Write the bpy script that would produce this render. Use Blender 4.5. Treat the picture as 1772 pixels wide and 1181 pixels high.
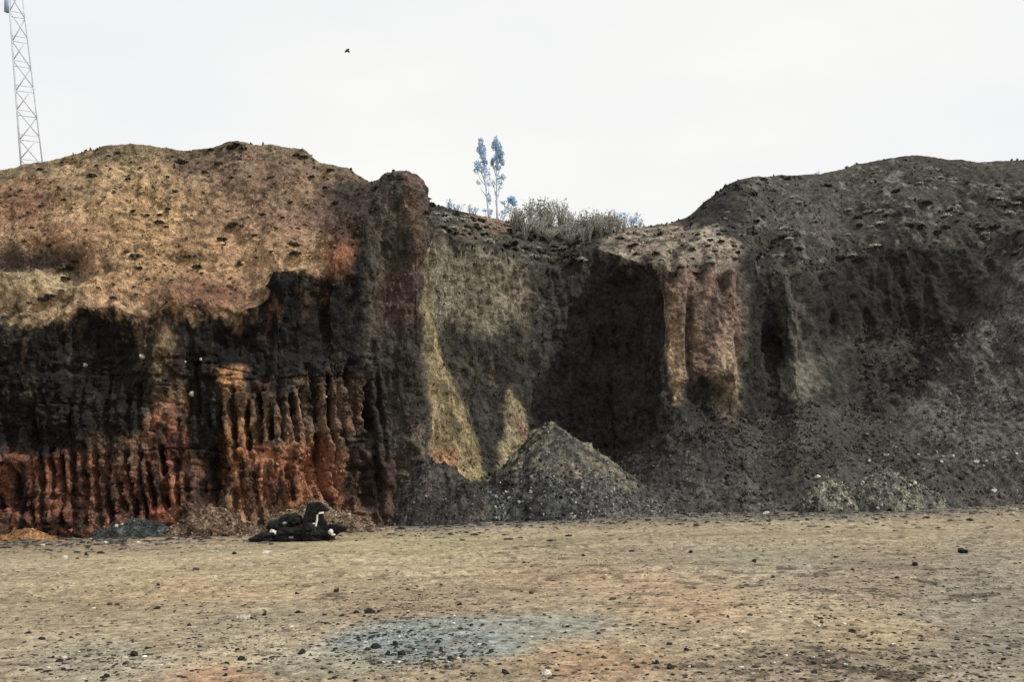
import bpy, bmesh, math, random
import numpy as np
from mathutils import Vector, Matrix, Euler

random.seed(11)
rng = np.random.default_rng(11)
scene = bpy.context.scene
for o in list(bpy.data.objects):
    bpy.data.objects.remove(o)

# ------------------------------------------------------------------ camera
F, UC, VH, HC = 1700.0, 886.0, 790.0, 3.0      # focal length, centre column, horizon row (photo pixels), eye height
cd = bpy.data.cameras.new('camera')
cam = bpy.data.objects.new('camera', cd)
scene.collection.objects.link(cam)
cd.sensor_width = 36.0
cd.lens = F / 1772.0 * 36.0
cd.shift_y = (VH - 590.5) / 1772.0
cd.clip_start = 0.1
cd.clip_end = 3000.0
cam.location = (0, 0, HC)
cam.rotation_euler = (math.radians(90), 0, 0)
scene.camera = cam
scene.render.resolution_x = 1024
scene.render.resolution_y = 683

# ------------------------------------------------------------------ light
SUN_EL, SUN_AZ = 46.0, 108.0          # azimuth clockwise from +Y (away from the camera)
az, el = math.radians(SUN_AZ), math.radians(SUN_EL)
sun_dir = Vector((math.sin(az) * math.cos(el), math.cos(az) * math.cos(el), math.sin(el)))
sd = bpy.data.lights.new('sun', 'SUN')
sd.energy = 3.6
sd.angle = math.radians(0.9)
sd.color = (1.0, 0.955, 0.88)
sun = bpy.data.objects.new('sun', sd)
scene.collection.objects.link(sun)
sun.location = (60, -40, 80)
sun.rotation_euler = sun_dir.to_track_quat('Z', 'Y').to_euler()

world = bpy.data.worlds.new('World')
scene.world = world
world.use_nodes = True
nt = world.node_tree
nt.nodes.clear()
N = nt.nodes.new
out = N('ShaderNodeOutputWorld')
sky = N('ShaderNodeTexSky')
sky.sky_type = 'NISHITA'
sky.sun_disc = False
sky.sun_elevation = el
sky.sun_rotation = az
sky.air_density = 1.0
sky.dust_density = 3.0
bg1 = N('ShaderNodeBackground'); bg1.inputs['Strength'].default_value = 0.08
nt.links.new(sky.outputs[0], bg1.inputs['Color'])
bg2 = N('ShaderNodeBackground'); bg2.inputs['Strength'].default_value = 1.06
tc = N('ShaderNodeTexCoord')
mp = N('ShaderNodeMapping'); mp.inputs['Scale'].default_value = (1.6, 1.6, 4.0)
cn = N('ShaderNodeTexNoise'); cn.inputs['Scale'].default_value = 1.3; cn.inputs['Detail'].default_value = 4
nt.links.new(tc.outputs['Generated'], mp.inputs[0]); nt.links.new(mp.outputs[0], cn.inputs['Vector'])
cr = N('ShaderNodeValToRGB')
cr.color_ramp.elements[0].position = 0.3; cr.color_ramp.elements[0].color = (0.90, 0.905, 0.92, 1)
cr.color_ramp.elements[1].position = 0.62; cr.color_ramp.elements[1].color = (1.0, 0.99, 0.95, 1)
nt.links.new(cn.outputs[0], cr.inputs[0]); nt.links.new(cr.outputs[0], bg2.inputs['Color'])
mx = N('ShaderNodeMixShader'); mx.inputs[0].default_value = 0.9      # thin white overcast over the clear sky
nt.links.new(bg1.outputs[0], mx.inputs[1]); nt.links.new(bg2.outputs[0], mx.inputs[2])
nt.links.new(mx.outputs[0], out.inputs[0])

scene.view_settings.view_transform = 'Standard'
scene.view_settings.look = 'None'
scene.view_settings.exposure = 0.0
scene.view_settings.gamma = 1.0

# ------------------------------------------------------------------ helpers
def at(u, v, Y):
    return np.array([(u - UC) / F * Y, Y, HC + (VH - v) / F * Y])

def proj(P):
    y = np.maximum(P[..., 1], 0.5)
    return UC + F * P[..., 0] / y, VH - F * (P[..., 2] - HC) / y

def floor_tilt(x):
    return 0.024 * 34.0 * np.tanh(np.asarray(x) / 34.0)

def _hash(ix, iy, iz, seed):
    h = (ix * 374761393 + iy * 668265263 + iz * 2147483647 + seed * 1274126177) & 0xFFFFFFFF
    h = ((h ^ (h >> 13)) * 1274126177) & 0xFFFFFFFF
    h = ((h ^ (h >> 16)) * 2246822519) & 0xFFFFFFFF
    return (h ^ (h >> 15)) & 0xFFFFFFFF

def noise(P, seed=0):
    """gradient-free smooth value noise, -1..1"""
    Pf = np.floor(P)
    i = Pf.astype(np.int64)
    f = (P - Pf)
    f = f * f * f * (f * (f * 6 - 15) + 10)
    r = 0
    for dx in (0, 1):
        wx = f[..., 0] if dx else 1 - f[..., 0]
        for dy in (0, 1):
            wy = f[..., 1] if dy else 1 - f[..., 1]
            for dz in (0, 1):
                wz = f[..., 2] if dz else 1 - f[..., 2]
                h = _hash(i[..., 0] + dx, i[..., 1] + dy, i[..., 2] + dz, seed) / 2147483647.5 - 1.0
                r = r + wx * wy * wz * h
    return r

def fbm(P, scale=1.0, octaves=4, seed=0, gain=0.5, stretch=(1, 1, 1)):
    Q = P * (np.array(stretch) / scale)
    a, s, t = 1.0, 0, 0
    for k in range(octaves):
        s = s + a * noise(Q + 17.3 * k, seed + k)
        t += a
        a *= gain
        Q = Q * 2.03
    return s / t

def sstep(a, b, x):
    t = np.clip((x - a) / (b - a), 0, 1)
    return t * t * (3 - 2 * t)

def lin(c):
    c = np.array(c, float) / 255.0
    return np.where(c <= 0.04045, c / 12.92, ((c + 0.055) / 1.055) ** 2.4)

def A(r, g, b, E=1.3):
    """surface colour of a material that reads (r,g,b) under about E of light"""
    c = lin((r, g, b)) / E
    l = c @ np.array([0.25, 0.65, 0.10])
    return np.clip(l + (c - l) * 0.80, 0.012, 0.8)

def tag(o, label=None, cat=None, group=None, kind=None):
    if label: o['label'] = label
    if cat: o['category'] = cat
    if group: o['group'] = group
    if kind: o['kind'] = kind
    return o

def link(o, parent=None):
    scene.collection.objects.link(o)
    if parent is not None: o.parent = parent
    return o

def mesh_np(name, V, Fc, mat=None, col=None, smooth=True):
    V = np.asarray(V, dtype=np.float32); Fc = np.asarray(Fc, dtype=np.int32)
    me = bpy.data.meshes.new(name)
    n = Fc.shape[1]
    me.vertices.add(len(V)); me.vertices.foreach_set('co', V.ravel())
    me.loops.add(Fc.size); me.loops.foreach_set('vertex_index', Fc.ravel())
    me.polygons.add(len(Fc))
    me.polygons.foreach_set('loop_start', np.arange(0, Fc.size, n, dtype=np.int32))
    me.polygons.foreach_set('use_smooth', np.full(len(Fc), smooth))
    me.update(calc_edges=True)
    if col is not None:
        ca = me.color_attributes.new('albedo', 'FLOAT_COLOR', 'POINT')
        ca.data.foreach_set('color', np.concatenate([col, np.ones((len(V), 1))], 1).astype(np.float32).ravel())
    if mat: me.materials.append(mat)
    return me

def grid_faces(nr, nc):
    i = np.arange(nr * nc).reshape(nr, nc)
    return np.stack([i[:-1, :-1], i[:-1, 1:], i[1:, 1:], i[1:, :-1]], -1).reshape(-1, 4)

def grid_normals(P):
    du = np.gradient(P, axis=1); dv = np.gradient(P, axis=0)
    n = np.cross(du, dv)
    return n / np.maximum(np.linalg.norm(n, axis=-1, keepdims=True), 1e-9)

# ------------------------------------------------------------------ materials
def earth_material(name, grain=14.0, bump=0.6, contrast=(0.45, 1.55), attr=True, base=(0.2, 0.2, 0.2), bdist=0.06, clod=0.4):
    m = bpy.data.materials.new(name); m.use_nodes = True
    t = m.node_tree; n = t.nodes; p = n['Principled BSDF']
    p.inputs['Roughness'].default_value = 0.95
    p.inputs['Specular IOR Level'].default_value = 0.12
    tcn = n.new('ShaderNodeTexCoord')
    a = n.new('ShaderNodeTexNoise'); a.inputs['Scale'].default_value = grain; a.inputs['Detail'].default_value = 3; a.inputs['Roughness'].default_value = 0.65
    b = n.new('ShaderNodeTexNoise'); b.inputs['Scale'].default_value = grain * 0.23; b.inputs['Detail'].default_value = 5
    t.links.new(tcn.outputs['Object'], a.inputs['Vector']); t.links.new(tcn.outputs['Object'], b.inputs['Vector'])
    add = n.new('ShaderNodeMath'); add.operation = 'ADD'
    t.links.new(a.outputs[0], add.inputs[0]); t.links.new(b.outputs[0], add.inputs[1])
    mr = n.new('ShaderNodeMapRange')
    mr.inputs['From Min'].default_value = 0.78; mr.inputs['From Max'].default_value = 1.22; mr.clamp = False
    mr.inputs['To Min'].default_value = contrast[0]; mr.inputs['To Max'].default_value = contrast[1]
    t.links.new(add.outputs[0], mr.inputs['Value'])
    vo = n.new('ShaderNodeTexVoronoi'); vo.inputs['Scale'].default_value = grain * 0.75; vo.feature = 'F1'
    wv_ = n.new('ShaderNodeVectorMath'); wv_.operation = 'MULTIPLY_ADD'          # break the cells up a little
    wv_.inputs[1].default_value = (0.12, 0.12, 0.12)
    t.links.new(b.outputs['Color'], wv_.inputs[0]); t.links.new(tcn.outputs['Object'], wv_.inputs[2])
    t.links.new(wv_.outputs[0], vo.inputs['Vector'])
    sx = n.new('ShaderNodeSeparateColor'); t.links.new(vo.outputs['Color'], sx.inputs[0])
    cm = n.new('ShaderNodeMapRange'); cm.inputs['To Min'].default_value = 1 - clod; cm.inputs['To Max'].default_value = 1 + clod
    t.links.new(sx.outputs[0], cm.inputs['Value'])
    mm = n.new('ShaderNodeMath'); mm.operation = 'MULTIPLY'
    t.links.new(mr.outputs[0], mm.inputs[0]); t.links.new(cm.outputs[0], mm.inputs[1])
    hs = n.new('ShaderNodeMath'); hs.operation = 'MULTIPLY_ADD'; hs.inputs[1].default_value = -0.8
    t.links.new(vo.outputs['Distance'], hs.inputs[0]); t.links.new(add.outputs[0], hs.inputs[2])
    if attr:
        src = n.new('ShaderNodeAttribute'); src.attribute_name = 'albedo'; so = src.outputs['Color']
    else:
        src = n.new('ShaderNodeRGB'); src.outputs[0].default_value = (*base, 1); so = src.outputs[0]
    mul = n.new('ShaderNodeVectorMath'); mul.operation = 'SCALE'
    t.links.new(so, mul.inputs[0]); t.links.new(mm.outputs[0], mul.inputs['Scale'])
    t.links.new(mul.outputs[0], p.inputs['Base Color'])
    bp = n.new('ShaderNodeBump'); bp.inputs['Strength'].default_value = bump; bp.inputs['Distance'].default_value = bdist
    t.links.new(hs.outputs[0], bp.inputs['Height']); t.links.new(bp.outputs[0], p.inputs['Normal'])
    return m

M_cliff = earth_material('scoria_earth', 13.0, 0.8, (0.52, 1.48), bdist=0.07, clod=0.24)
M_floor = earth_material('packed_earth', 22.0, 0.6, (0.62, 1.38), bdist=0.03, clod=0.25)
M_heap = earth_material('loose_rubble', 12.0, 0.8, (0.4, 1.6))
M_rock = {
    'dark': earth_material('black_scoria_stone', 12, 0.5, attr=False, base=(0.028, 0.026, 0.024)),
    'brown': earth_material('brown_stone', 12, 0.5, attr=False, base=(0.075, 0.06, 0.045)),
    'grey': earth_material('grey_stone', 12, 0.5, attr=False, base=(0.17, 0.17, 0.165)),
    'pale': earth_material('pale_stone', 12, 0.4, (0.7, 1.3), attr=False, base=(0.5, 0.48, 0.42)),
    'tan': earth_material('tan_stone', 12, 0.5, attr=False, base=(0.25, 0.2, 0.125)),
}

def simple_material(name, base, rough=0.8, var=0.25, scale=8.0, spec=0.3, transl=0.0):
    m = bpy.data.materials.new(name); m.use_nodes = True
    t = m.node_tree; n = t.nodes; p = n['Principled BSDF']
    p.inputs['Roughness'].default_value = rough
    p.inputs['Specular IOR Level'].default_value = spec
    tcn = n.new('ShaderNodeTexCoord')
    a = n.new('ShaderNodeTexNoise'); a.inputs['Scale'].default_value = scale; a.inputs['Detail'].default_value = 4
    t.links.new(tcn.outputs['Object'], a.inputs['Vector'])
    r = n.new('ShaderNodeValToRGB')
    r.color_ramp.elements[0].position = 0.3; r.color_ramp.elements[1].position = 0.7
    r.color_ramp.elements[0].color = (*[c * (1 - var) for c in base], 1)
    r.color_ramp.elements[1].color = (*[min(1, c * (1 + var)) for c in base], 1)
    t.links.new(a.outputs[0], r.inputs[0]); t.links.new(r.outputs[0], p.inputs['Base Color'])
    if transl:
        tr = n.new('ShaderNodeBsdfTranslucent'); t.links.new(r.outputs[0], tr.inputs['Color'])
        ms = n.new('ShaderNodeMixShader'); ms.inputs[0].default_value = transl
        t.links.new(p.outputs[0], ms.inputs[1]); t.links.new(tr.outputs[0], ms.inputs[2])
        t.links.new(ms.outputs[0], n['Material Output'].inputs[0])
    return m

M_tuft = simple_material('dark_dry_tuft', (0.045, 0.043, 0.030), 0.9, 0.4, 5)
M_scrub = simple_material('grey_green_scrub', (0.33, 0.34, 0.29), 0.85, 0.4, 2.0, transl=0.25)
M_scrubdark = simple_material('dark_scrub', (0.12, 0.12, 0.095), 0.85, 0.4, 2.0, transl=0.15)
M_twig = simple_material('dry_twig', (0.26, 0.25, 0.22), 0.9, 0.3)
M_pop = simple_material('haze_tinted_leaf', (0.42, 0.56, 0.70), 0.6, 0.2, 1.2, transl=0.5)  # pale blue haze over the distant trees put into the leaf colour
M_popbark = simple_material('haze_tinted_bark', (0.62, 0.68, 0.78), 0.85, 0.15)  # same blue haze washed into the bark colour
M_mast = simple_material('galvanised_steel', (0.50, 0.51, 0.57), 0.6, 0.12, 3, 0.3)
M_mastblue = simple_material('blue_grey_antenna', (0.30, 0.38, 0.55), 0.5, 0.15, 3)
M_black = simple_material('black_weathered_plastic', (0.014, 0.014, 0.013), 0.9, 0.6, 6, 0.1)
M_white = simple_material('dirty_white_pipe', (0.55, 0.54, 0.5), 0.6, 0.2, 5)
M_bird = simple_material('dark_feather', (0.05, 0.05, 0.045), 0.7, 0.3, 12)

# ------------------------------------------------------------------ quarry cliff: lofted stations
# every station: base, talus top, mid face, lip of the steep face, mid slope, skyline as (u, v, depth)
def baseY(u, v):
    return 5100.0 / ((v - 790) + 0.024 * (u - 886))

ST = []
def st(s, base, toe, mid, lip, slope, crest, back=None):
    pts = [at(*p) for p in (base, toe, mid, lip, slope, crest)]
    b = pts[0].copy(); b[1] -= 0.5; b[2] -= 1.6
    c = pts[-1]
    if back is None:
        k = (c[1] + 9) / c[1]
        r7 = np.array([c[0] * k, c[1] + 9, c[2] - 0.9])
    else:
        r7 = at(*back)
    r8 = np.array([r7[0] * 1.7, 125.0, r7[2] - 3.5])
    ST.append((s, np.array([b] + pts + [r7, r8])))

def left(u, vb, vl, vc, Yc=50, dl=1.35, vs=None, dm=1.3):
    y = baseY(u, vb)
    vs = vs if vs else (vl * 0.52 + vc * 0.48)
    st(u, (u, vb, y), (u, vb - 150, y + 0.6), (u, (vb + vl) / 2 - 60, y + dm), (u, vl, y + dl),
       (u, vs, (y + Yc) / 2 + 0.6), (u, vc, Yc))

left(-420, 960, 590, 375); left(-200, 945, 570, 322); left(-60, 938, 560, 302)
left(0, 935, 558, 291); left(65, 934, 556, 281, vs=425); left(130, 932, 530, 267); left(190, 931, 528, 252); left(240, 930, 540, 249)
left(300, 928, 528, 255); left(350, 927, 525, 248); left(405, 926, 535, 243); left(440, 925, 510, 249); left(475, 924, 466, 253)
left(525, 921, 460, 259, 49.5); left(550, 919, 462, 279, 49); left(580, 917, 425, 286, 49, 1.0, None, 1.1); left(612, 914, 375, 299, 48.6, 1.2, None, 0.9)
st(642, (642, 911, 44.4), (642, 780, 44.8), (640, 600, 45.0), (642, 358, 45.25), (644, 332, 46.1), (645, 316, 47.8), (645, 330, 62))
st(668, (665, 909, 44.5), (664, 770, 44.9), (663, 590, 45.2), (667, 330, 45.6), (669, 310, 46), (670, 301, 46.8), (670, 345, 62))
st(695, (695, 907, 44.7), (694, 770, 45.0), (694, 590, 45.3), (695, 322, 45.5), (696, 305, 45.7), (696, 298, 46.4), (696, 345, 62))
st(718, (722, 903, 44.9), (721, 770, 45.1), (720, 590, 45.3), (720, 330, 45.4), (718, 311, 45.9), (717, 303, 46.6), (717, 350, 62))
st(731, (738, 900, 45.6), (735, 770, 45.7), (733, 590, 45.8), (732, 352, 46.0), (730, 330, 46.4), (729, 318, 47.0), (728, 352, 63))
st(740, (752, 893, 46.8), (744, 790, 47.2), (739, 590, 47.6), (737, 400, 48.2), (737, 372, 54), (737, 351, 63))
st(775, (800, 890, 47.5), (790, 800, 50), (765, 600, 51), (770, 402, 52), (768, 380, 57), (766, 358, 64))
st(820, (850, 890, 47.8), (838, 805, 53), (812, 600, 54.5), (828, 424, 55.5), (822, 395, 60), (815, 371, 66))
st(890, (905, 893, 48), (903, 800, 56), (893, 600, 57.5), (900, 456, 58.5), (893, 415, 62), (885, 383, 68))
st(965, (975, 893, 48), (972, 790, 58), (968, 600, 60), (960, 467, 60.5), (962, 425, 64), (962, 389, 70))
st(1030, (1040, 893, 48), (1040, 780, 58), (1040, 600, 60), (1022, 430, 61), (1025, 410, 65), (1030, 395, 70))
st(1100, (1100, 891, 48.3), (1100, 770, 55.5), (1100, 600, 57), (1105, 450, 57.6), (1100, 420, 60.8), (1100, 393, 70))
st(1145, (1145, 889, 48.4), (1148, 740, 54), (1148, 600, 54.8), (1140, 455, 55.5), (1142, 420, 59.5), (1145, 389, 69))
st(1185, (1185, 888, 48.4), (1185, 720, 53.6), (1185, 600, 54.4), (1182, 472, 55.0), (1180, 422, 58.2), (1183, 377, 69.5))
st(1225, (1225, 887, 48.3), (1225, 705, 53.6), (1225, 600, 54.3), (1222, 456, 55.0), (1225, 410, 58.6), (1222, 345, 70))
st(1275, (1275, 886, 48.2), (1275, 720, 53.8), (1278, 600, 54.7), (1278, 470, 55.6), (1276, 405, 60), (1266, 312, 69))
st(1298, (1298, 886, 48.2), (1298, 730, 54.6), (1300, 600, 56), (1300, 465, 56.8), (1300, 392, 61.8), (1296, 304, 69.5))
st(1330, (1330, 887, 48), (1330, 720, 56), (1328, 600, 58.6), (1325, 470, 58.8), (1328, 385, 63.5), (1330, 302, 71))
st(1375, (1375, 887, 47.5), (1385, 700, 55.3), (1378, 600, 57.2), (1372, 470, 58.4), (1375, 385, 65), (1378, 300, 72))
st(1440, (1440, 885, 47.4), (1445, 710, 56), (1440, 600, 60), (1432, 470, 61), (1438, 385, 66), (1430, 297, 72))
st(1490, (1490, 880, 47.8), (1495, 720, 56.5), (1495, 590, 62), (1490, 440, 63.5), (1490, 365, 68), (1485, 284, 73.5))
st(1575, (1575, 876, 48.5), (1580, 720, 56), (1580, 580, 62), (1580, 430, 64), (1578, 350, 68.5), (1575, 267, 74))
st(1650, (1650, 873, 49.2), (1650, 720, 55.5), (1650, 570, 60.5), (1650, 432, 64), (1650, 355, 68.5), (1645, 275, 74))
st(1720, (1720, 871, 49.8), (1720, 710, 54.5), (1720, 560, 58.5), (1720, 436, 62.5), (1718, 355, 68), (1715, 279, 74))
st(1790, (1790, 869, 50.2), (1790, 700, 53.8), (1790, 545, 57), (1790, 420, 60.5), (1790, 350, 67), (1790, 271, 74))
st(1960, (1960, 862, 51), (1960, 690, 54), (1960, 540, 57), (1960, 410, 60), (1960, 340, 67), (1960, 285, 74))
st(2250, (2250, 850, 52), (2250, 690, 55), (2250, 540, 58), (2250, 420, 61), (2250, 350, 67), (2250, 310, 74))

S = np.array([a for a, _ in ST], float)
G = np.stack([b for _, b in ST])                     # stations x rows x 3

def pchip(x, y, xn):
    h = np.diff(x)[:, None, None]; d = np.diff(y, axis=0) / h
    m = np.zeros_like(y)
    w1 = 2 * h[1:] + h[:-1]; w2 = h[1:] + 2 * h[:-1]
    with np.errstate(divide='ignore', invalid='ignore'):
        hm = (w1 + w2) / (w1 / d[:-1] + w2 / d[1:])
    m[1:-1] = np.where(d[:-1] * d[1:] > 0, np.nan_to_num(hm), 0)
    m[0] = d[0]; m[-1] = d[-1]
    k = np.clip(np.searchsorted(x, xn, side='right') - 1, 0, len(x) - 2)
    hh = (x[k + 1] - x[k]); t = ((xn - x[k]) / hh)[:, None, None]; hh = hh[:, None, None]
    return ((2 * t**3 - 3 * t**2 + 1) * y[k] + (t**3 - 2 * t**2 + t) * hh * m[k]
            + (-2 * t**3 + 3 * t**2) * y[k + 1] + (t**3 - t**2) * hh * m[k + 1])

cols = []
for i in range(len(S) - 1):
    a, b = S[i], S[i + 1]
    step = 1.75 if (a >= -60 and b <= 1800) else 9.0
    if 700 < a < 830: step = 1.0
    if 1140 < a < 1335: step = 1.4
    cols += list(np.linspace(a, b, max(3, int((b - a) / step)), endpoint=False))
cols.append(S[-1]); cols = np.array(cols)
C = pchip(S, G, cols)                                 # columns x 9 x 3
SUB = [5, 85, 105, 95, 65, 75, 34, 12]
rows_t = np.concatenate([np.linspace(k, k + 1, n, endpoint=False) for k, n in enumerate(SUB)] + [[8.0]])
k = np.minimum(rows_t.astype(int), 7); fr = (rows_t - k)[:, None, None]
CT = C.transpose(1, 0, 2)
P = CT[k] * (1 - fr) + CT[k + 1] * fr                 # rows x cols x 3
for _ in range(6):                                    # round the creases a little
    P[1:-1] = P[1:-1] * 0.5 + (P[:-2] + P[2:]) * 0.25
T = np.repeat(rows_t[:, None], len(cols), 1)
SS = np.repeat(cols[None, :], len(rows_t), 0)
U0, V0 = proj(P)
Nn = grid_normals(P)
if Nn[100, 300, 1] > 0: Nn = -Nn
steep = np.clip(1.25 - np.abs(Nn[..., 2]) * 1.4, 0, 1)

def ell(u, v, cu, cv, ru, rv, soft=0.5):
    d = np.sqrt(((u - cu) / ru) ** 2 + ((v - cv) / rv) ** 2)
    return 1 - sstep(1 - soft, 1 + soft, d)

def poly(u, v, pts, soft=8):
    d = np.full(u.shape, 1e9); inside = np.zeros(u.shape, bool)
    n = len(pts)
    for i in range(n):
        x1, y1 = pts[i]; x2, y2 = pts[(i + 1) % n]
        ex, ey = x2 - x1, y2 - y1
        t = np.clip(((u - x1) * ex + (v - y1) * ey) / (ex * ex + ey * ey), 0, 1)
        d = np.minimum(d, np.hypot(u - x1 - t * ex, v - y1 - t * ey))
        if y1 != y2:
            inside ^= ((y1 > v) != (y2 > v)) & (u < ex * (v - y1) / ey + x1)
    sd_ = np.where(inside, d, -d)
    return sstep(-soft, soft, sd_)

# --- relief
n_big = fbm(P, 5.0, 3, 1); n_mid = fbm(P, 1.6, 4, 5); n_fine = fbm(P, 0.45, 3, 9)
n_flute = fbm(P, 1.1, 4, 21, stretch=(1, 1, 0.28))
n_grit = fbm(P, 0.2, 2, 13)
D = 0.35 * n_big + 0.26 * n_mid + 0.14 * n_fine + 0.06 * n_grit
D += steep * (1 - .65 * np.exp(-((SS - 1222) / 62.0) ** 4)) * (0.50 * n_flute + 0.20 * fbm(P, 0.4, 3, 31, stretch=(1, 1, 0.35)))
fade_crest = np.exp(-((T - 6.0) / 0.35) ** 2)
D *= 1 - 0.55 * fade_crest
D *= np.where(SS > 1340, 0.85, 1.0)
# excavator tooth grooves on the left face, in two benches
X, Z = P[..., 0], P[..., 2]
zz = Z - floor_tilt(X)
wob = 0.16 * fbm(P, 2.6, 2, 41) + 0.09 * fbm(P, 0.5, 3, 45)
def grooves(period, slant, ph, sharp, lo, hi):
    c = 0.5 + 0.5 * np.cos(2 * np.pi * (X + slant * zz + wob) / period + ph)
    gid = np.round((X + slant * zz + wob) / period + ph / (2 * np.pi))            # every tooth mark has its own depth and length
    h1 = (_hash(gid.astype(np.int64), np.zeros_like(gid, dtype=np.int64), np.zeros_like(gid, dtype=np.int64), 77) / 4294967295.0)
    hh = lambda k_: _hash(gid.astype(np.int64), np.zeros_like(gid, dtype=np.int64), np.zeros_like(gid, dtype=np.int64), k_) / 4294967295.0
    z0, z1 = lo[0] + lo[1] * hh(78), hi[0] + hi[1] * hh(79)
    zn = zz + 0.25 * n_fine
    return c ** sharp * (0.5 + 0.7 * h1) * np.clip((zn - z0) / 0.35, 0, 1) * np.clip((z1 - zn) / 0.5, 0, 1)
onL = (1 - sstep(625, 690, SS))
t2 = 1 - sstep(4.0, 4.4, zz)
t1 = sstep(2.5, 2.9, zz) * (1 - sstep(7.2, 8.0, zz)) * (0.25 + 0.75 * sstep(345, 385, U0))
msk2 = 0.35 + 0.65 * sstep(-0.35, 0.1, fbm(P, 2.6, 2, 51, stretch=(1, 1, 0.3)))
D -= onL * t2 * msk2 * 0.85 * grooves(0.48, 0.13, 0.4, 1.9, (-.1, 1.3), (2.7, 1.5)) * (0.55 + 0.9 * sstep(-.3, .3, fbm(P, .9, 3, 53)))
D -= onL * t1 * 0.80 * grooves(0.50, 0.15, 2.2, 1.9, (2.7, 1.3), (5.2, 2.4)) * (0.55 + 0.9 * sstep(-.3, .3, fbm(P, .9, 3, 54)))
D += onL * (1 - sstep(7, 8.5, zz)) * (0.10 * n_grit + 0.08 * fbm(P, 0.35, 3, 161, .65) - 0.16 * (1 - sstep(0, .10, np.abs(fbm(P, 1.6, 3, 163, stretch=(.25, .25, 1.6))))))
D -= onL * 0.07 * sstep(3.4, 3.9, zz) * (1 - sstep(7.0, 8.2, zz))
D -= onL * (T < 4.2) * (T > 2) * 0.35 * sstep(-0.1, 0.5, fbm(P, 1.8, 3, 57, stretch=(1, 1, 0.45)))
for (cu, cv, ru, rv, dp) in [(365, 815, 24, 50, 0.9), (556, 812, 22, 44, 0.9), (25, 735, 34, 36, 0.8), (8, 845, 16, 34, 0.7),
                             (640, 845, 22, 40, 0.5), (170, 610, 60, 55, 0.7), (530, 560, 70, 60, 0.6), (440, 600, 60, 40, 0.5),
                             (800, 600, 22, 55, 0.6), (1192, 575, 6, 60, 0.4), (1162, 468, 9, 26, .5), (1212, 462, 12, 30, .6), (1250, 474, 10, 34, .6), (1288, 470, 10, 40, .6), (1285, 580, 10, 120, .3), (1235, 690, 45, 35, 1.2), (290, 640, 30, 60, -0.6),
                             (395, 690, 24, 80, -0.45), (585, 440, 34, 45, -0.3), (1100, 560, 45, 110, 0.8), (845, 720, 26, 90, 0.9), (60, 455, 110, 26, 0.8), (40, 497, 100, 24, -0.55), (120, 470, 30, 34, .6), (235, 440, 40, 12, .25), (330, 455, 40, 14, .3), (350, 270, 40, 26, .4)]:
    D -= dp * ell(U0, V0, cu, cv, ru, rv, 0.6)
gul = fbm(P, 2.4, 4, 151, .55, stretch=(1, .3, .22))
D += sstep(1310, 1350, SS) * sstep(1.6, 2.4, T) * (1 - sstep(5.0, 6.0, T)) * (0.9 * gul - 0.5 * np.abs(fbm(P, 1.2, 3, 153, stretch=(1, .35, .3))))
D += 0.6 * sstep(1500, 1600, SS) * poly(U0 + 18 * n_mid, V0 + 18 * n_mid, [(1990, 250), (1772, 438), (1560, 728), (1640, 800), (1990, 850)], 26)
D *= sstep(0.0, 0.9, T) * (1 - sstep(6.6, 8, T) * 0.6)
P = P + Nn * D[..., None]

# --- surface colour (rock and soil types; sunlight and shade painted in at hollow and buttress)
U, V = proj(P)
wu = U + 30 * fbm(P, 2.0, 5, 61, 0.6); wv = V + 26 * fbm(P, 2.0, 5, 67, 0.6)
tt = T + 0.34 * fbm(P, 1.3, 5, 71, .6) + 0.30 * fbm(P, 0.5, 4, 73, .6, stretch=(1, 1, .3))
col = np.zeros(P.shape); col[:] = A(66, 65, 60, 0.6)
def mixc(w, c):
    global col
    col = col * (1 - w[..., None]) + np.asarray(c) * w[..., None]
def seg(a, b, soft=14): return sstep(a - soft, a + soft, SS) * (1 - sstep(b - soft, b + soft, SS))
sL = 1 - sstep(620, 650, SS); sP = seg(640, 733, 5); sR = seg(734, 1140, 5); sB = seg(1140, 1292, 6); sH = sstep(1285, 1300, SS)

# left bluff: tan slope over dark scoria over red scoria
slope = sstep(3.85, 4.1, tt)
mixc(sL, A(30, 29, 26, 0.9))
mixc(sL * slope, A(162, 132, 97, 1.14))
for cu, cv, ru, rv, c, w in [(280, 430, 230, 110, (160, 126, 82), .8), (190, 330, 160, 70, (160, 136, 92), .8), (230, 385, 70, 50, (170, 138, 88), .8),
                             (430, 290, 120, 55, (112, 92, 74), .85), (560, 350, 100, 60, (104, 84, 70), .9), (450, 375, 90, 35, (125, 100, 78), .6),
                             (25, 355, 60, 40, (118, 82, 62), .8), (120, 400, 80, 20, (130, 96, 68), .6), (360, 515, 90, 26, (110, 74, 58), .8),
                             (30, 452, 110, 28, (70, 62, 54), .95), (110, 470, 34, 40, (66, 58, 50), .9), (75, 492, 70, 26, (165, 146, 104), .9), (40, 530, 80, 14, (150, 130, 92), .8),
                             (500, 330, 60, 25, (140, 118, 82), .5), (620, 350, 40, 50, (78, 70, 60), .9), (330, 270, 40, 22, (96, 82, 70), .8)]:
    mixc(sL * slope * w * ell(wu, wv, cu, cv, ru, rv, 0.7), A(*(np.array(c) * np.array([1.03, 1.01, 1.04])), 1.13))
mixc(sL * sstep(5.75, 5.95, tt) * 0.7, A(104, 98, 72))
face = 1 - slope
Er = 0.98
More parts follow.
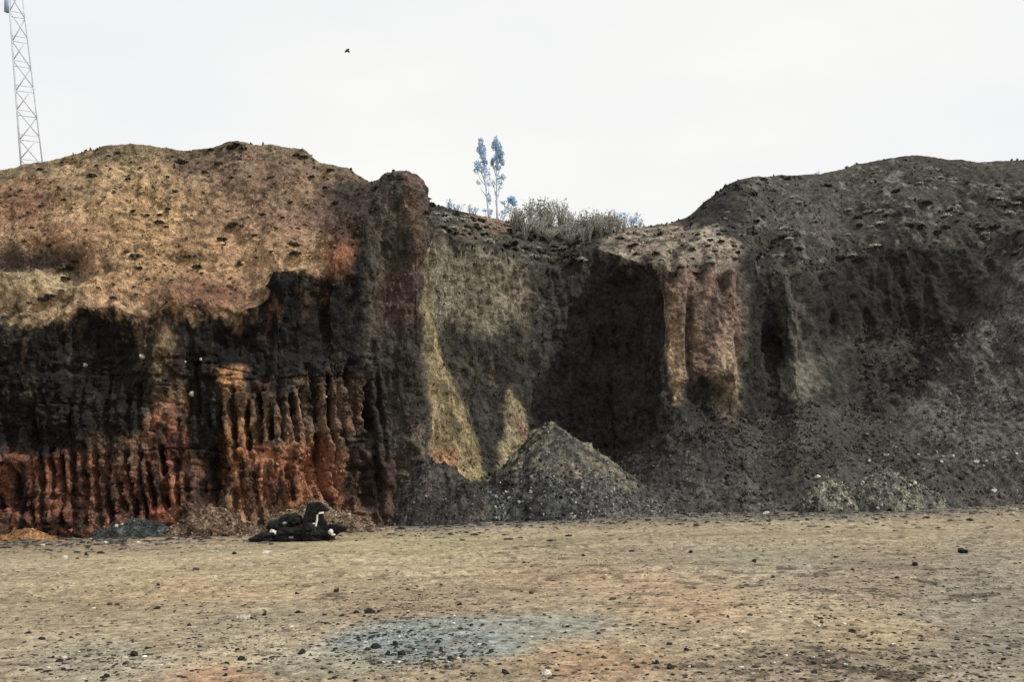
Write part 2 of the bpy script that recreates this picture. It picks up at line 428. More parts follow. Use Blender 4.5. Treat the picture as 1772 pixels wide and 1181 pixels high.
for pts, c, w, sf in [([(245, 560), (330, 590), (335, 700), (290, 720), (255, 650)], (104, 86, 62), .9, 14),
                      ([(372, 630), (425, 640), (430, 760), (470, 790), (470, 900), (400, 900), (385, 760)], (158, 114, 70), .9, 12),
                      ([(-500, 790), (120, 790), (250, 800), (255, 935), (-500, 960)], (116, 74, 54), .9, 16),
                      ([(150, 760), (260, 760), (260, 800), (150, 810)], (108, 80, 60), .7, 14),
                      ([(265, 700), (320, 690), (345, 880), (290, 930), (250, 930)], (138, 84, 56), .9, 14),
                      ([(330, 800), (400, 820), (400, 930), (320, 930)], (106, 74, 54), .8, 16),
                      ([(400, 755), (600, 760), (610, 880), (420, 900)], (150, 96, 62), .9, 14),
                      ([(420, 660), (650, 660), (660, 760), (440, 770)], (112, 88, 68), .85, 18),
                      ([(590, 790), (690, 760), (690, 915), (600, 915)], (114, 78, 64), .9, 14),
                      ([(310, 880), (480, 880), (620, 890), (640, 930), (310, 935)], (124, 98, 76), .7, 14),
                      ([(-100, 910), (85, 912), (90, 945), (-100, 945)], (138, 92, 52), .9, 8)]:
    mixc(sL * face * w * poly(wu, wv, pts, sf), A(*c, Er))
mixc(sL * sstep(0.05, 0.4, fbm(P, 0.9, 5, 77, .65, stretch=(1, 1, 0.35))) * face * 0.55, A(74, 68, 58, 1.0))
mixc(sL * sstep(0.15, 0.4, fbm(P, 0.6, 4, 78, .65, stretch=(1, 1, 0.25))) * face * (1 - sstep(3.9, 4.3, T - .0)) * sstep(3.2, 3.9, T) * 0.7, A(120, 88, 62, 1.2))
mixc(sL * sstep(0.02, 0.22, fbm(P, 0.42, 4, 131, 0.6, stretch=(1, 1, 0.22)) + 0.35 * fbm(P, 1.7, 2, 135)) * face * .82, A(27, 26, 24, 0.95))
mixc(sL * slope * sstep(0.3, 0.42, fbm(P, 0.33, 2, 137, stretch=(.8, .8, 1.3)) + .12 * fbm(P, 2.5, 2, 139)) * .6, A(74, 60, 46, 1.4))
mixc(sL * slope * sstep(0.18, 0.4, fbm(P, 1.2, 4, 141, 0.65, stretch=(.7, .7, 1.6))) * .3, A(106, 86, 66, 1.3))
mixc(sL * ell(wu, wv, 585, 432, 28, 46, .6) * .85, A(142, 94, 66, 1.05))
mixc(sstep(540, 600, SS) * (1 - sstep(650, 660, SS)) * sstep(300, 330, wv) * (1 - sstep(400, 440, wv)) * .75, A(66, 60, 53, 1.3))
# rock spur
mixc(sP, A(66, 61, 54, 1.0))
mixc(sP * sstep(.05, .3, fbm(P, 0.8, 4, 143, .6, stretch=(1, 1, .4))) * .6, A(108, 94, 78, 1.15))
mixc(sP * poly(wu, wv, [(703, 305), (735, 320), (733, 470), (722, 470), (708, 400)], 8) * .9, A(112, 88, 76, 1.35))
mixc(sP * ell(wu, wv, 690, 520, 50, 55, .5) * .9, A(86, 70, 62, 1.25))
mixc(sP * ell(wu, wv, 660, 380, 14, 60, .6) * .6, A(92, 84, 74, 0.85))
mixc(sP * poly(wu, wv, [(600, 580), (740, 580), (740, 740), (600, 740)], 16) * .8, A(46, 43, 38, 1.0))
mixc(sP * poly(wu, wv, [(560, 800), (700, 780), (700, 960), (560, 960)], 16) * .8, A(84, 66, 56, 1.2))
# recess: sunlit left wall and shaded right wall put into the rock colour
scr = sstep(3.92, 4.08, tt)
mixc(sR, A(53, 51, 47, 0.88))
mixc(sR * ell(wu, wv, 1060, 600, 90, 170, .6) * .7, A(36, 36, 33, .95))  # shade on the right wall painted darker
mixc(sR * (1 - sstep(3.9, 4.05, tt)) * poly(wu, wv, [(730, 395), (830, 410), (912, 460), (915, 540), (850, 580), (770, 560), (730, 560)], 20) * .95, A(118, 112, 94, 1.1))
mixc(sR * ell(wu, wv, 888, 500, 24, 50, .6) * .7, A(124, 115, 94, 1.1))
wy, vy = U + 13 * fbm(P, 1.1, 5, 83, .65), V + 10 * fbm(P, 1.0, 4, 84, .6)
mixc(sR * poly(wy, vy, [(726, 400), (742, 430), (752, 560), (768, 640), (802, 700), (820, 760), (840, 830), (770, 830), (738, 780), (720, 600)], 6), A(152, 134, 94, 1.32))  # yellowish rock, its sunlit strip and curved shadow edge painted in
mixc(sR * sstep(.1, .3, fbm(P, .6, 4, 145, .6, stretch=(1, 1, .4))) * (U < 920) * (1 - scr) * .65, A(88, 80, 60, 1.3))
mixc(sR * poly(wy, vy, [(745, 775), (790, 775), (800, 850), (745, 850)], 8) * .8, A(150, 108, 74, 1.1))
mixc(sR * poly(wy, vy, [(882, 675), (905, 705), (912, 750), (892, 800), (864, 815), (868, 760), (874, 700)], 5), A(144, 131, 98, 1.1))  # small sunlit lens painted in paler yellow
mixc(sR * poly(wy, vy, [(890, 705), (908, 735), (912, 760), (902, 765)], 4) * .7, A(120, 84, 66, 1.0))
mixc(sR * scr, A(84, 79, 69, 1.35))
mixc(sR * scr * sstep(-0.1, 0.15, fbm(P, 1.1, 4, 87, .6, stretch=(.5, .5, 2.4))) * .85, A(48, 47, 42, 1.35))
mixc(sR * scr * ell(wu, wv, 850, 388, 40, 10, .6) * .9, A(134, 112, 92, 1.2))
# buttress: pinkish brown rock with its sunlit patch and shadow edge painted in
mixc(sB, A(50, 50, 47, 0.85))
wb = U + 11 * fbm(P, 0.9, 5, 91, .65)
mixc(sB * poly(wb, V, [(1112, 455), (1290, 455), (1292, 640), (1276, 716), (1248, 668), (1215, 650), (1196, 668), (1180, 660), (1168, 702), (1152, 620)], 5), A(116, 95, 82, 1.0))
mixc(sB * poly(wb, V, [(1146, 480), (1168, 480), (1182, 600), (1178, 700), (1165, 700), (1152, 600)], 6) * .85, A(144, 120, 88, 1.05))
mixc(sB * poly(wb, V, [(1196, 668), (1215, 650), (1248, 668), (1272, 712), (1250, 740), (1190, 740)], 5) * .9, A(44, 45, 42, .9))  # angled shadow edge under the sunlit patch, painted dark
mixc(sB * ell(wb, V, 1262, 660, 24, 60, .6) * .7, A(146, 128, 98, 0.9))  # sunlit lower tip painted lighter
mixc(sB * poly(wb, V, [(1188, 510), (1199, 515), (1194, 580), (1200, 650), (1188, 690), (1186, 600)], 5) * .8, A(58, 50, 42, 1.0))
mixc(seg(1050, 1300, 20) * poly(wu, wv, [(1020, 395), (1150, 388), (1215, 384), (1290, 425), (1290, 475), (1040, 470)], 10) * scr * .95, A(144, 132, 115, 1.1))
mixc(seg(1120, 1300, 16) * scr * (1 - sstep(385, 405, wv)) * .9, A(54, 53, 50, 1.3))
mixc(seg(1120, 1300, 16) * scr * (1 - sstep(385, 405, wv)) * sstep(.15, .35, fbm(P, .8, 3, 147)) * .5, A(92, 88, 80, 1.3))
mixc(seg(1050, 1300, 20) * scr * sstep(0.1, 0.35, fbm(P, 0.9, 3, 97)) * .75, A(56, 52, 46, 1.3))
# right hill and its talus
mixc(sH, A(61, 59, 53, 0.92))
mixc(sH * poly(wu, wv, [(1290, 420), (1345, 440), (1345, 720), (1290, 720)], 10) * .85, A(38, 38, 35, 0.9))
mixc(sH * poly(wu, wv, [(1440, 440), (1760, 430), (1640, 570), (1500, 590), (1420, 560)], 22) * .75, A(34, 34, 31, 1.1))
mixc(sH * poly(wu, wv, [(1345, 470), (1395, 470), (1400, 640), (1440, 690), (1380, 690), (1355, 600)], 12) * .7, A(76, 72, 64, 0.9))
mixc(sH * (1 - sstep(4.6, 5.2, T)) * sstep(1.9, 2.4, T) * (1 - sstep(1640, 1740, SS)) * sstep(-.05, .2, gul) * .6, A(36, 36, 33, 1.1))
mixc(sH * ell(wu, wv, 1400, 650, 36, 30, .6) * .8, A(100, 96, 84, 0.9))
mixc(sH * poly(wu, wv, [(1900, 330), (1772, 445), (1560, 725), (1700, 850), (1900, 850)], 26) * .7, A(84, 84, 79, 0.95))
mixc(sH * ell(wu, wv, 1400, 380, 60, 60, .6) * .5, A(86, 82, 74, 0.9))
light_clod = sstep(0.16, 0.4, fbm(P, 0.7, 4, 101, .65) + .25 * fbm(P, 3, 2, 103))
mixc(sH * sstep(3.9, 4.2, tt) * light_clod * .7, A(108, 104, 96, 0.95))
mixc(sstep(745, 790, SS) * (1 - sstep(1.05, 1.5, tt)) * .5, A(76, 75, 69, 0.85))
# all-over variation
mixc(sB * sstep(440, 470, wv) * (1 - sstep(500, 560, wv)) * sstep(-.05, .25, fbm(P, .7, 4, 150, .6, stretch=(1, 1, .22))) * .75, A(60, 54, 48, 1.1))
mixc(sB * sstep(1262, 1292, wu) * .7, A(62, 58, 52, 1.0))
mixc(sB * (1 - scr) * sstep(.1, .35, fbm(P, .55, 4, 149, .65, stretch=(1, 1, .35))) * .75, A(70, 60, 53, 1.1))
vv = 1 + 0.5 * fbm(P, 1.3, 4, 111) + 0.42 * fbm(P, 0.25, 3, 117, 0.7)
vv += 0.3 * steep * fbm(P, 0.5, 3, 121, stretch=(1, 1, 0.2))
col = np.clip(col * np.clip(1 + (vv - 1) * (1 - .35 * sL * slope), 0.25, 2.1)[..., None], 0.01, 0.7)

col_cliff = col.copy()
def slice_obj(name, a, b, label, cat):
    i0 = np.searchsorted(cols, a); i1 = np.searchsorted(cols, b) + 1
    Q = P[:, i0:i1]; cc = col[:, i0:i1]
    me = mesh_np(name, Q.reshape(-1, 3), grid_faces(Q.shape[0], Q.shape[1])[:, ::-1], M_cliff, cc.reshape(-1, 3))
    return tag(link(bpy.data.objects.new(name, me)), label, cat, None, 'structure')

slice_obj('hill', -500, 640, 'tan earth hill above a dark cliff face scored with red grooves', 'hill')
slice_obj('rock_spur', 640, 733, 'tall narrow dark rock spur with a reddish right edge', 'rock')
slice_obj('quarry_face', 733, 1145, 'dark hollow in the quarry face with a yellow left wall and painted-in sunlight and shade', 'cliff')
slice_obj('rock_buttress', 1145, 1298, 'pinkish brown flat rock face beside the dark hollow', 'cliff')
slice_obj('dark_hill', 1298, 3000, 'dark grey cinder hill and slope on the right', 'hill')

Pu, Pv = proj(P)
NV = grid_normals(P)
if NV[100, 300, 1] > 0: NV = -NV
vis = (NV * (np.array([0, 0, HC]) - P)).sum(-1) > 0
idx_ok = np.argwhere(vis & (T > 0.9) & (T < 6.3))
_pu = Pu[idx_ok[:, 0], idx_ok[:, 1]]; _pv = Pv[idx_ok[:, 0], idx_ok[:, 1]]; _py = P[idx_ok[:, 0], idx_ok[:, 1], 1]
def on_cliff(u, v, tol=7):
    """where the cliff surface is seen at a given place (the nearest layer)"""
    d = np.hypot(_pu - u, _pv - v)
    c = np.where(d < max(tol, d.min() + 1))[0]
    j = c[np.argmin(_py[c])]
    r, k_ = idx_ok[j]
    return P[r, k_].copy(), NV[r, k_].copy()

# ------------------------------------------------------------------ quarry floor
def floor_z(x, y):
    Q = np.stack([x, y, np.zeros_like(x)], -1)
    rut = 0
    for y0, a_, ph_ in ((29.5, .9, .4), (31.2, .9, .4), (23.0, .7, 2.0), (24.7, .7, 2.0), (38.5, 1.0, 4.0), (40.2, 1.0, 4.0)):      # tyre ruts with pushed-up rims
        d_ = y - (y0 + a_ * np.sin(x * .16 + ph_) + .03 * x)
        rut = rut - .065 * np.exp(-(d_ / .24) ** 2) + .03 * np.exp(-((np.abs(d_) - .5) / .2) ** 2)
    return (floor_tilt(x) + rut + 0.10 * fbm(Q, 7.0, 3, 201) + 0.035 * fbm(Q, 1.1, 3, 205, stretch=(.7, 1.6, 1)) + 0.012 * fbm(Q, 0.25, 2, 209))
fu = np.concatenate([np.linspace(-9000, -420, 26)[:-1], np.linspace(-400, -60, 40)[:-1], np.linspace(-60, 1835, 820)[:-1], np.linspace(1835, 2300, 50)[:-1], np.linspace(2300, 10500, 26)])
fv = np.concatenate([np.linspace(4000, 1300, 30)[:-1], np.linspace(1300, 1190, 24)[:-1], np.linspace(1190, 862, 330)[:-1], np.linspace(862, 806, 24)])
FV, FU = np.meshgrid(fv, fu, indexing='ij')
FY = 5100.0 / (FV - 790)
FX = (FU - UC) / F * FY
FZ = floor_z(FX, FY)
FP = np.stack([FX, FY, FZ], -1)
gu, gv = proj(FP)
wu = gu + 40 * fbm(FP, 2.5, 4, 211); wv = gv + 14 * fbm(FP, 2.5, 4, 217)
col = np.zeros(FP.shape); col[:] = A(160, 143, 113, 1.26)
for cu, cv, ru, rv, c, w in [(350, 1010, 320, 45, (172, 152, 112), .7), (330, 1030, 170, 26, (168, 138, 100), .6), (700, 940, 260, 24, (172, 158, 112), .8), (850, 985, 120, 18, (172, 156, 116), .6),
                             (720, 1050, 160, 30, (140, 118, 92), .7), (1000, 1000, 160, 30, (160, 130, 96), .7), (1100, 960, 140, 20, (150, 138, 112), .6),
                             (1200, 1050, 120, 40, (176, 140, 102), .6), (1040, 1150, 130, 34, (182, 142, 100), .8), (330, 1175, 130, 22, (172, 126, 92), .8),
                             (1480, 990, 260, 36, (140, 128, 108), .7), (1560, 1010, 140, 40, (136, 116, 96), .7), (1720, 1080, 130, 130, (128, 124, 110), .9), (1400, 1160, 220, 30, (120, 106, 90), .8),
                             (1500, 1100, 130, 26, (176, 150, 110), .7), (1350, 960, 130, 22, (146, 142, 118), .7), (170, 1150, 120, 40, (140, 140, 122), .7),
                             (450, 1090, 140, 36, (146, 138, 114), .6), (80, 955, 120, 16, (146, 128, 96), .6), (1250, 890, 500, 14, (138, 126, 104), .7),
                             (755, 1108, 150, 40, (138, 147, 142), .95), (930, 1088, 130, 20, (148, 153, 144), .9), (680, 1125, 110, 34, (122, 134, 134), .7), (560, 1150, 120, 26, (144, 146, 126), .7)]:
    mixc_w = w * ell(wu, wv, cu, cv, ru, rv, .35 if c[2] > c[0] else .6)
    mixc(mixc_w, A(*(np.array(c) if c[2] > c[0] else np.array(c) * .75 + np.array([150, 134, 106]) * .25), 1.24))
foot = (1 - sstep(0.2, 26, gv - np.interp(gu, [-60, 0, 300, 600, 690, 1100, 1400, 1772, 1900], [938, 935, 928, 913, 907, 890, 885, 870, 866]) + 14 * fbm(FP, .8, 4, 219, .6)))
mixc(foot * .75 * sstep(660, 720, gu), A(104, 102, 94, 1.3)); mixc(foot * .6 * (1 - sstep(660, 720, gu)), A(120, 98, 74, 1.3))
streak = fbm(FP, 0.9, 4, 221, stretch=(.5, 1.2, 1))
patch = fbm(FP, 3.2, 4, 225, stretch=(.6, 1.2, 1))
vv = 1 + 0.26 * streak + 0.3 * patch + 0.32 * fbm(FP, 0.16, 2, 229)
spots = sstep(0.22, 0.40, fbm(FP, 0.30, 3, 233, .65, stretch=(.6, .6, 1)) + 0.3 * patch)
dens = 0.35 + 0.65 * np.maximum.reduce([ell(wu, wv, 1450, 1000, 380, 90, .7), ell(wu, wv, 700, 1050, 220, 50, .7), ell(wu, wv, 1500, 1150, 350, 60, .7), ell(wu, wv, 1000, 960, 200, 26, .7)])
vv *= 1 - 0.62 * spots * dens
col = np.clip(col * np.clip(vv, 0.35, 1.8)[..., None], 0.02, 0.6)
me = mesh_np('quarry_floor', FP.reshape(-1, 3), grid_faces(*FX.shape), M_floor, col.reshape(-1, 3))
tag(link(bpy.data.objects.new('quarry_floor', me)), 'tan bare earth quarry floor strewn with stones', 'ground', None, 'structure')
bm = bmesh.new()
for (x0, y0, x1, y1) in [(-900, -500, 900, 900)]:
    bm.faces.new([bm.verts.new(c) for c in ((x0, y0, -2.2), (x1, y0, -2.2), (x1, y1, -2.2), (x0, y1, -2.2))])
me = bpy.data.meshes.new('ground'); bm.to_mesh(me); bm.free()
M_far = earth_material('far_earth', 2.0, 0.3, attr=False, base=(0.25, 0.2, 0.13)); me.materials.append(M_far)
tag(link(bpy.data.objects.new('ground', me)), 'bare earth stretching away around the quarry', 'ground', None, 'structure')

def floor_at(u, v):
    Y = 5100.0 / ((v - 790) + 0.024 * (u - 886))
    for _ in range(4):
        x = (u - UC) / F * Y
        z = float(floor_z(np.array([x]), np.array([Y]))[0])
        Y = (HC - z) * F / (v - VH)
    return np.array([(u - UC) / F * Y, Y, z])

# ------------------------------------------------------------------ stones
def rock_verts(seed, sub=2, cuts=9):
    r = np.random.default_rng(seed)
    b = bmesh.new(); bmesh.ops.create_icosphere(b, subdivisions=sub, radius=1.0)
    V_ = np.array([v.co[:] for v in b.verts]); Fc_ = np.array([[v.index for v in f.verts] for f in b.faces]); b.free()
    for _ in range(cuts):
        n_ = r.normal(size=3); n_ /= np.linalg.norm(n_); d_ = r.uniform(0.45, 0.8)
        ex = np.maximum(V_ @ n_ - d_, 0); V_ = V_ - ex[:, None] * n_
    V_ = V_ * r.uniform(0.75, 1.15, 3) * np.array([1.15, 1.0, 0.72])
    V_ += 0.05 * r.normal(size=V_.shape)
    return V_, Fc_
ROCKS = [rock_verts(300 + i) for i in range(6)]
PEBBLES = [rock_verts(400 + i, 1, 5) for i in range(5)]
_proto = {}
def place_rock(kind, variant, loc, size, label, group, name='stone', normal=None, sink=0.25, squash=1.0, cat='stone'):
    key = (kind, variant, name)
    if key not in _proto:
        V_, Fc_ = ROCKS[variant]
        me_ = mesh_np(name, V_, Fc_, M_rock[kind], smooth=False)
        o = bpy.data.objects.new(name, me_); _proto[key] = o
    else:
        o = _proto[key].copy()
    scene.collection.objects.link(o)
    o.scale = (size, size, size * squash)
    o.rotation_euler = (random.uniform(-.35, .35), random.uniform(-.35, .35), random.uniform(0, 6.28))
    up = Vector(normal) if normal is not None else Vector((0, 0, 1))
    o.location = Vector(loc) + up * size * (0.6 - sink - 0.2)
    return tag(o, label, cat, group)

# stones traced from the photograph (u, v, width in pixels, kind)
TRACED = [(72, 1108, 16, 'dark'), (92, 1140, 10, 'dark'), (104, 1146, 13, 'dark'), (110, 1161, 9, 'dark'), (110, 1140, 12, 'pale'),
          (234, 1136, 18, 'dark'), (217, 1140, 14, 'pale'), (254, 1124, 10, 'dark'), (48, 1098, 11, 'dark'), (123, 1105, 7, 'dark'), (230, 1113, 7, 'dark'),
          (215, 1151, 8, 'dark'), (186, 1161, 8, 'dark'), (185, 1173, 15, 'dark'), (328, 1084, 11, 'dark'), (272, 1055, 11, 'dark'), (340, 988, 15, 'brown'),
          (273, 1014, 8, 'dark'), (354, 1004, 7, 'brown'), (410, 1009, 6, 'brown'), (203, 1048, 9, 'brown'), (190, 1048, 10, 'brown'), (108, 1044, 7, 'brown'), (154, 1048, 6, 'brown'),
          (372, 999, 9, 'pale'), (458, 1066, 12, 'dark'), (515, 1062, 11, 'dark'), (423, 1072, 20, 'pale'), (403, 1075, 7, 'dark'), (436, 1071, 7, 'dark'),
          (560, 1066, 12, 'dark'), (513, 1029, 9, 'dark'), (522, 1132, 19, 'dark'), (418, 1143, 14, 'dark'), (392, 1149, 9, 'dark'), (411, 1126, 9, 'dark'), (460, 1061, 9, 'brown'),
          (390, 1171, 12, 'dark'), (480, 1168, 11, 'brown'), (582, 1025, 14, 'dark'), (592, 1067, 11, 'dark'), (572, 1166, 10, 'dark'), (580, 1175, 12, 'dark'),
          (406, 960, 11, 'dark'), (461, 959, 16, 'pale'), (430, 960, 9, 'pale'), (150, 962, 12, 'dark'), (112, 967, 12, 'pale'), (135, 968, 9, 'brown'),
          (612, 1150, 9, 'dark'), (693, 952, 8, 'brown'), (796, 1048, 8, 'dark'), (726, 1031, 7, 'dark'), (640, 1062, 20, 'dark'), (618, 1062, 15, 'dark'), (655, 1061, 10, 'dark'),
          (630, 1068, 9, 'dark'), (706, 1022, 8, 'brown'), (763, 1014, 9, 'brown'), (815, 1084, 8, 'dark'), (797, 1090, 11, 'dark'), (866, 1083, 8, 'dark'), (835, 1083, 9, 'dark'),
          (620, 1105, 10, 'dark'), (666, 1101, 10, 'dark'), (650, 1122, 20, 'dark'), (635, 1126, 16, 'dark'), (683, 1118, 18, 'dark'), (672, 1135, 16, 'dark'), (695, 1135, 18, 'dark'),
          (716, 1125, 10, 'dark'), (758, 1113, 12, 'dark'), (763, 1126, 12, 'dark'), (780, 1143, 16, 'dark'), (797, 1139, 10, 'dark'), (803, 1145, 8, 'grey'), (851, 1128, 14, 'dark'),
          (690, 1096, 10, 'dark'), (707, 1096, 10, 'dark'), (735, 1108, 8, 'dark'), (745, 1104, 8, 'grey'), (690, 1105, 9, 'pale'), (720, 1127, 8, 'pale'), (793, 1141, 8, 'pale'), (631, 1114, 14, 'pale'),
          (600, 1145, 9, 'dark'), (658, 1149, 9, 'dark'), (580, 1125, 9, 'dark'), (874, 1166, 18, 'dark'), (944, 1168, 20, 'pale'), (1037, 1098, 11, 'dark'), (975, 1086, 10, 'grey'), (982, 1086, 8, 'dark'),
          (919, 1028, 12, 'brown'), (1062, 1039, 14, 'brown'), (943, 1066, 8, 'brown'), (1045, 1140, 14, 'brown'), (1137, 1150, 16, 'dark'), (1160, 1157, 20, 'dark'), (1115, 1150, 12, 'grey'),
          (1103, 1157, 12, 'dark'), (1158, 1117, 11, 'dark'), (1188, 1127, 14, 'dark'), (1193, 1156, 9, 'pale'), (1198, 1156, 8, 'dark'), (1208, 1078, 9, 'dark'), (1260, 1069, 9, 'dark'), (1298, 1066, 10, 'brown'),
          (1368, 1070, 9, 'dark'), (1422, 1079, 11, 'brown'), (1417, 1085, 9, 'pale'), (1475, 1095, 13, 'brown'), (1195, 957, 12, 'dark'), (1551, 1002, 10, 'dark'), (1585, 978, 14, 'dark'), (1475, 989, 11, 'dark'),
          (1447, 966, 8, 'dark'), (1305, 973, 12, 'dark'), (1665, 957, 22, 'dark'), (1556, 1066, 9, 'dark'), (1630, 1092, 10, 'dark'), (1410, 1166, 16, 'brown'), (1740, 1135, 12, 'grey'), (1736, 1143, 10, 'dark'),
          (1090, 1037, 10, 'brown'), (1010, 963, 8, 'dark'), (908, 975, 10, 'brown'), (1046, 1001, 10, 'tan')]
LBL = {'dark': 'dark stone', 'brown': 'brown stone', 'pale': 'pale stone', 'grey': 'grey stone', 'tan': 'tan stone'}
def zone_words(u, v):
    if 590 < u < 880 and 1075 < v < 1155: return 'in the blue-grey gravel patch', 'stones in the blue-grey gravel patch'
    if v < 975 and u < 620: return 'on tan ground near the foot of the left cliff', 'stones near the foot of the left cliff'
    if u < 590: return 'on tan earth in the left foreground', 'stones in the left foreground'
    if u > 1250: return 'on greyish earth in the right foreground', 'stones in the right foreground'
    if v < 1075: return 'on brown earth beyond the blue-grey gravel patch', 'stones beyond the gravel patch'
    return 'on orange earth right of the blue-grey gravel patch', 'stones right of the gravel patch'
for i, (u, v, w, kd) in enumerate(TRACED):
    p = floor_at(u, v); size = w / F * p[1] * 0.5
    z, g = zone_words(u, v)
    sz = 'Large' if w >= 15 else ('small' if w < 10 else 'medium')
    place_rock(kd, i % 6, p, size, (sz.lower() + ' ' + LBL[kd] + ' lying ' + z), g)

def gravel(name, n, density, smin, smax, mats, label, bounds):
    """loose grit as one object"""
    Vs, Fs, Cs, off, cnt, tries = [], [], [], 0, 0, 0
    while cnt < n and tries < n * 40:
        tries += 1
        u = random.uniform(bounds[0], bounds[2]); v = random.uniform(bounds[1], bounds[3])
        if random.random() > density(u, v): continue
        Y = 5100.0 / ((v - 790) + 0.024 * (u - 886)); x = (u - UC) / F * Y
        V_, Fc_ = PEBBLES[cnt % 5]
        s = smin * (smax / smin) ** (random.random() ** 2.2)
        a = random.uniform(0, 6.28); ca, sa = math.cos(a), math.sin(a)
        R = np.array([[ca, -sa, 0], [sa, ca, 0], [0, 0, 1]])
        W = (V_ * s * np.array([1.25, 1, .75])) @ R.T
        Vs.append(W + np.array([x, Y, 0.0])); Fs.append(Fc_ + off); off += len(V_)
        c = np.array(random.choices(mats[0], mats[1])[0]) * random.uniform(.7, 1.3)
        Cs.append(np.repeat(c[None], len(V_), 0)); cnt += 1
    Vv = np.concatenate(Vs)
    cent = np.repeat(np.array([[w[:, 0].mean(), w[:, 1].mean()] for w in Vs]), [len(w) for w in Vs], 0)
    Vv[:, 2] += floor_z(cent[:, 0], cent[:, 1]) + 0.004
    me_ = mesh_np(name, Vv, np.concatenate(Fs), M_heap, np.concatenate(Cs), smooth=False)
    tag(link(bpy.data.objects.new(name, me_)), label, 'gravel', None, 'stuff')

def e1(u, v, cu, cv, ru, rv): return max(0.0, 1 - ((u - cu) / ru) ** 2 - ((v - cv) / rv) ** 2)
def dens1(u, v):
    d = 0.20 + 2.6 * e1(u, v, 710, 1118, 150, 44) + 0.5 * e1(u, v, 690, 1050, 180, 50) + 0.3 * e1(u, v, 1450, 1150, 330, 60)
    d += 0.35 * e1(u, v, 1500, 1000, 350, 80) + 0.35 * e1(u, v, 1050, 970, 250, 40) + 0.3 * e1(u, v, 170, 1140, 150, 45) + 0.3 * e1(u, v, 450, 1100, 160, 60)
    return min(1, d)
gravel('gravel', 12000, dens1, 0.010, 0.05, ([(0.03, 0.028, 0.025), (0.09, 0.07, 0.05), (0.2, 0.17, 0.12), (0.42, 0.4, 0.34)], [5, 4, 2, .6]),
       'scattered dark grit and small stones over the quarry floor', (-40, 925, 1810, 1195))

# ------------------------------------------------------------------ heaps of rubble
def heap(name, u, v, width, depth, height, c1, c2, label, cat, crumbs=150, crumb=(0.05, 0.16), crumb_cols=None, peak=0.0, seed=1, rough=0.18, base=None, flat=1.0, light=0.1):
    """a mound on the floor: width/depth/height in metres, foot centre seen at (u, v)"""
    p = floor_at(u, v) if base is None else np.array(base)
    n = 70
    g = np.linspace(-1.15, 1.15, n)
    gx, gy = np.meshgrid(g, g)
    Q = np.stack([gx * width / 2 + p[0], gy * depth / 2 + p[1], np.zeros_like(gx)], -1)
    wob_ = 0.25 * fbm(Q, max(width, depth) * 0.3, 3, seed * 7)
    r = np.sqrt((gx - peak * (1 - np.abs(gx))) ** 2 + gy ** 2) * (1 + wob_)
    h = np.clip(1 - r * np.sqrt(r), -0.15, 1) if flat == 'dome' else np.clip(1 - r, -0.15, 1) if flat == 1.0 else np.where(r < 1, np.clip(1 - r, 0, 1) ** flat, np.clip(1 - r, -0.15, 0))
    zz_ = h * height + rough * fbm(Q, 0.5, 4, seed * 7 + 3) * sstep(-0.1, 0.15, h) + 0.3 * rough * fbm(Q, 0.15, 2, seed * 7 + 5)
    L = np.stack([gx * width / 2, gy * depth / 2, zz_ - 0.03], -1)
    m_ = sstep(-0.15, 0.25, fbm(Q + L, 0.8, 4, seed * 7 + 9))[..., None]
    cc = np.array(c1) * (1 - m_) + np.array(c2) * m_
    cc = cc * np.clip(1 + 0.5 * fbm(Q + L, 0.25, 3, seed * 7 + 11), .4, 1.7)[..., None]
    Vs = [L.reshape(-1, 3)]; Fq = grid_faces(n, n)
    Ft = [np.concatenate([Fq[:, [0, 1, 2]], Fq[:, [0, 2, 3]]])]; Cs = [cc.reshape(-1, 3)]; off = n * n
    okk = np.argwhere(h > 0.02)
    rr = random.Random(seed)
    for _ in range(crumbs):
        j = okk[rr.randrange(len(okk))]
        q = L[j[0], j[1]] + np.array([rr.uniform(-.05, .05), rr.uniform(-.05, .05), 0.02])
        V_, Fc_ = PEBBLES[rr.randrange(5)]
        s = crumb[0] * (crumb[1] / crumb[0]) ** (rr.random() ** 1.6)
        R = np.array(Euler((rr.uniform(0, 6), rr.uniform(0, 6), rr.uniform(0, 6))).to_matrix())
        Vs.append((V_ * s) @ R.T + q); Ft.append(Fc_ + off); off += len(V_)
        base_c = np.array(c1 if rr.random() < .6 else c2) * rr.uniform(.6, 1.6)
        if crumb_cols and rr.random() < light: base_c = np.array(crumb_cols) * rr.uniform(.6, 1.2)
        Cs.append(np.repeat(base_c[None], len(V_), 0))
    me_ = mesh_np(name, np.concatenate(Vs), np.concatenate(Ft), M_heap, np.clip(np.concatenate(Cs), .01, .8), smooth=False)
    o = link(bpy.data.objects.new(name, me_)); o.location = p
    return tag(o, label, cat)

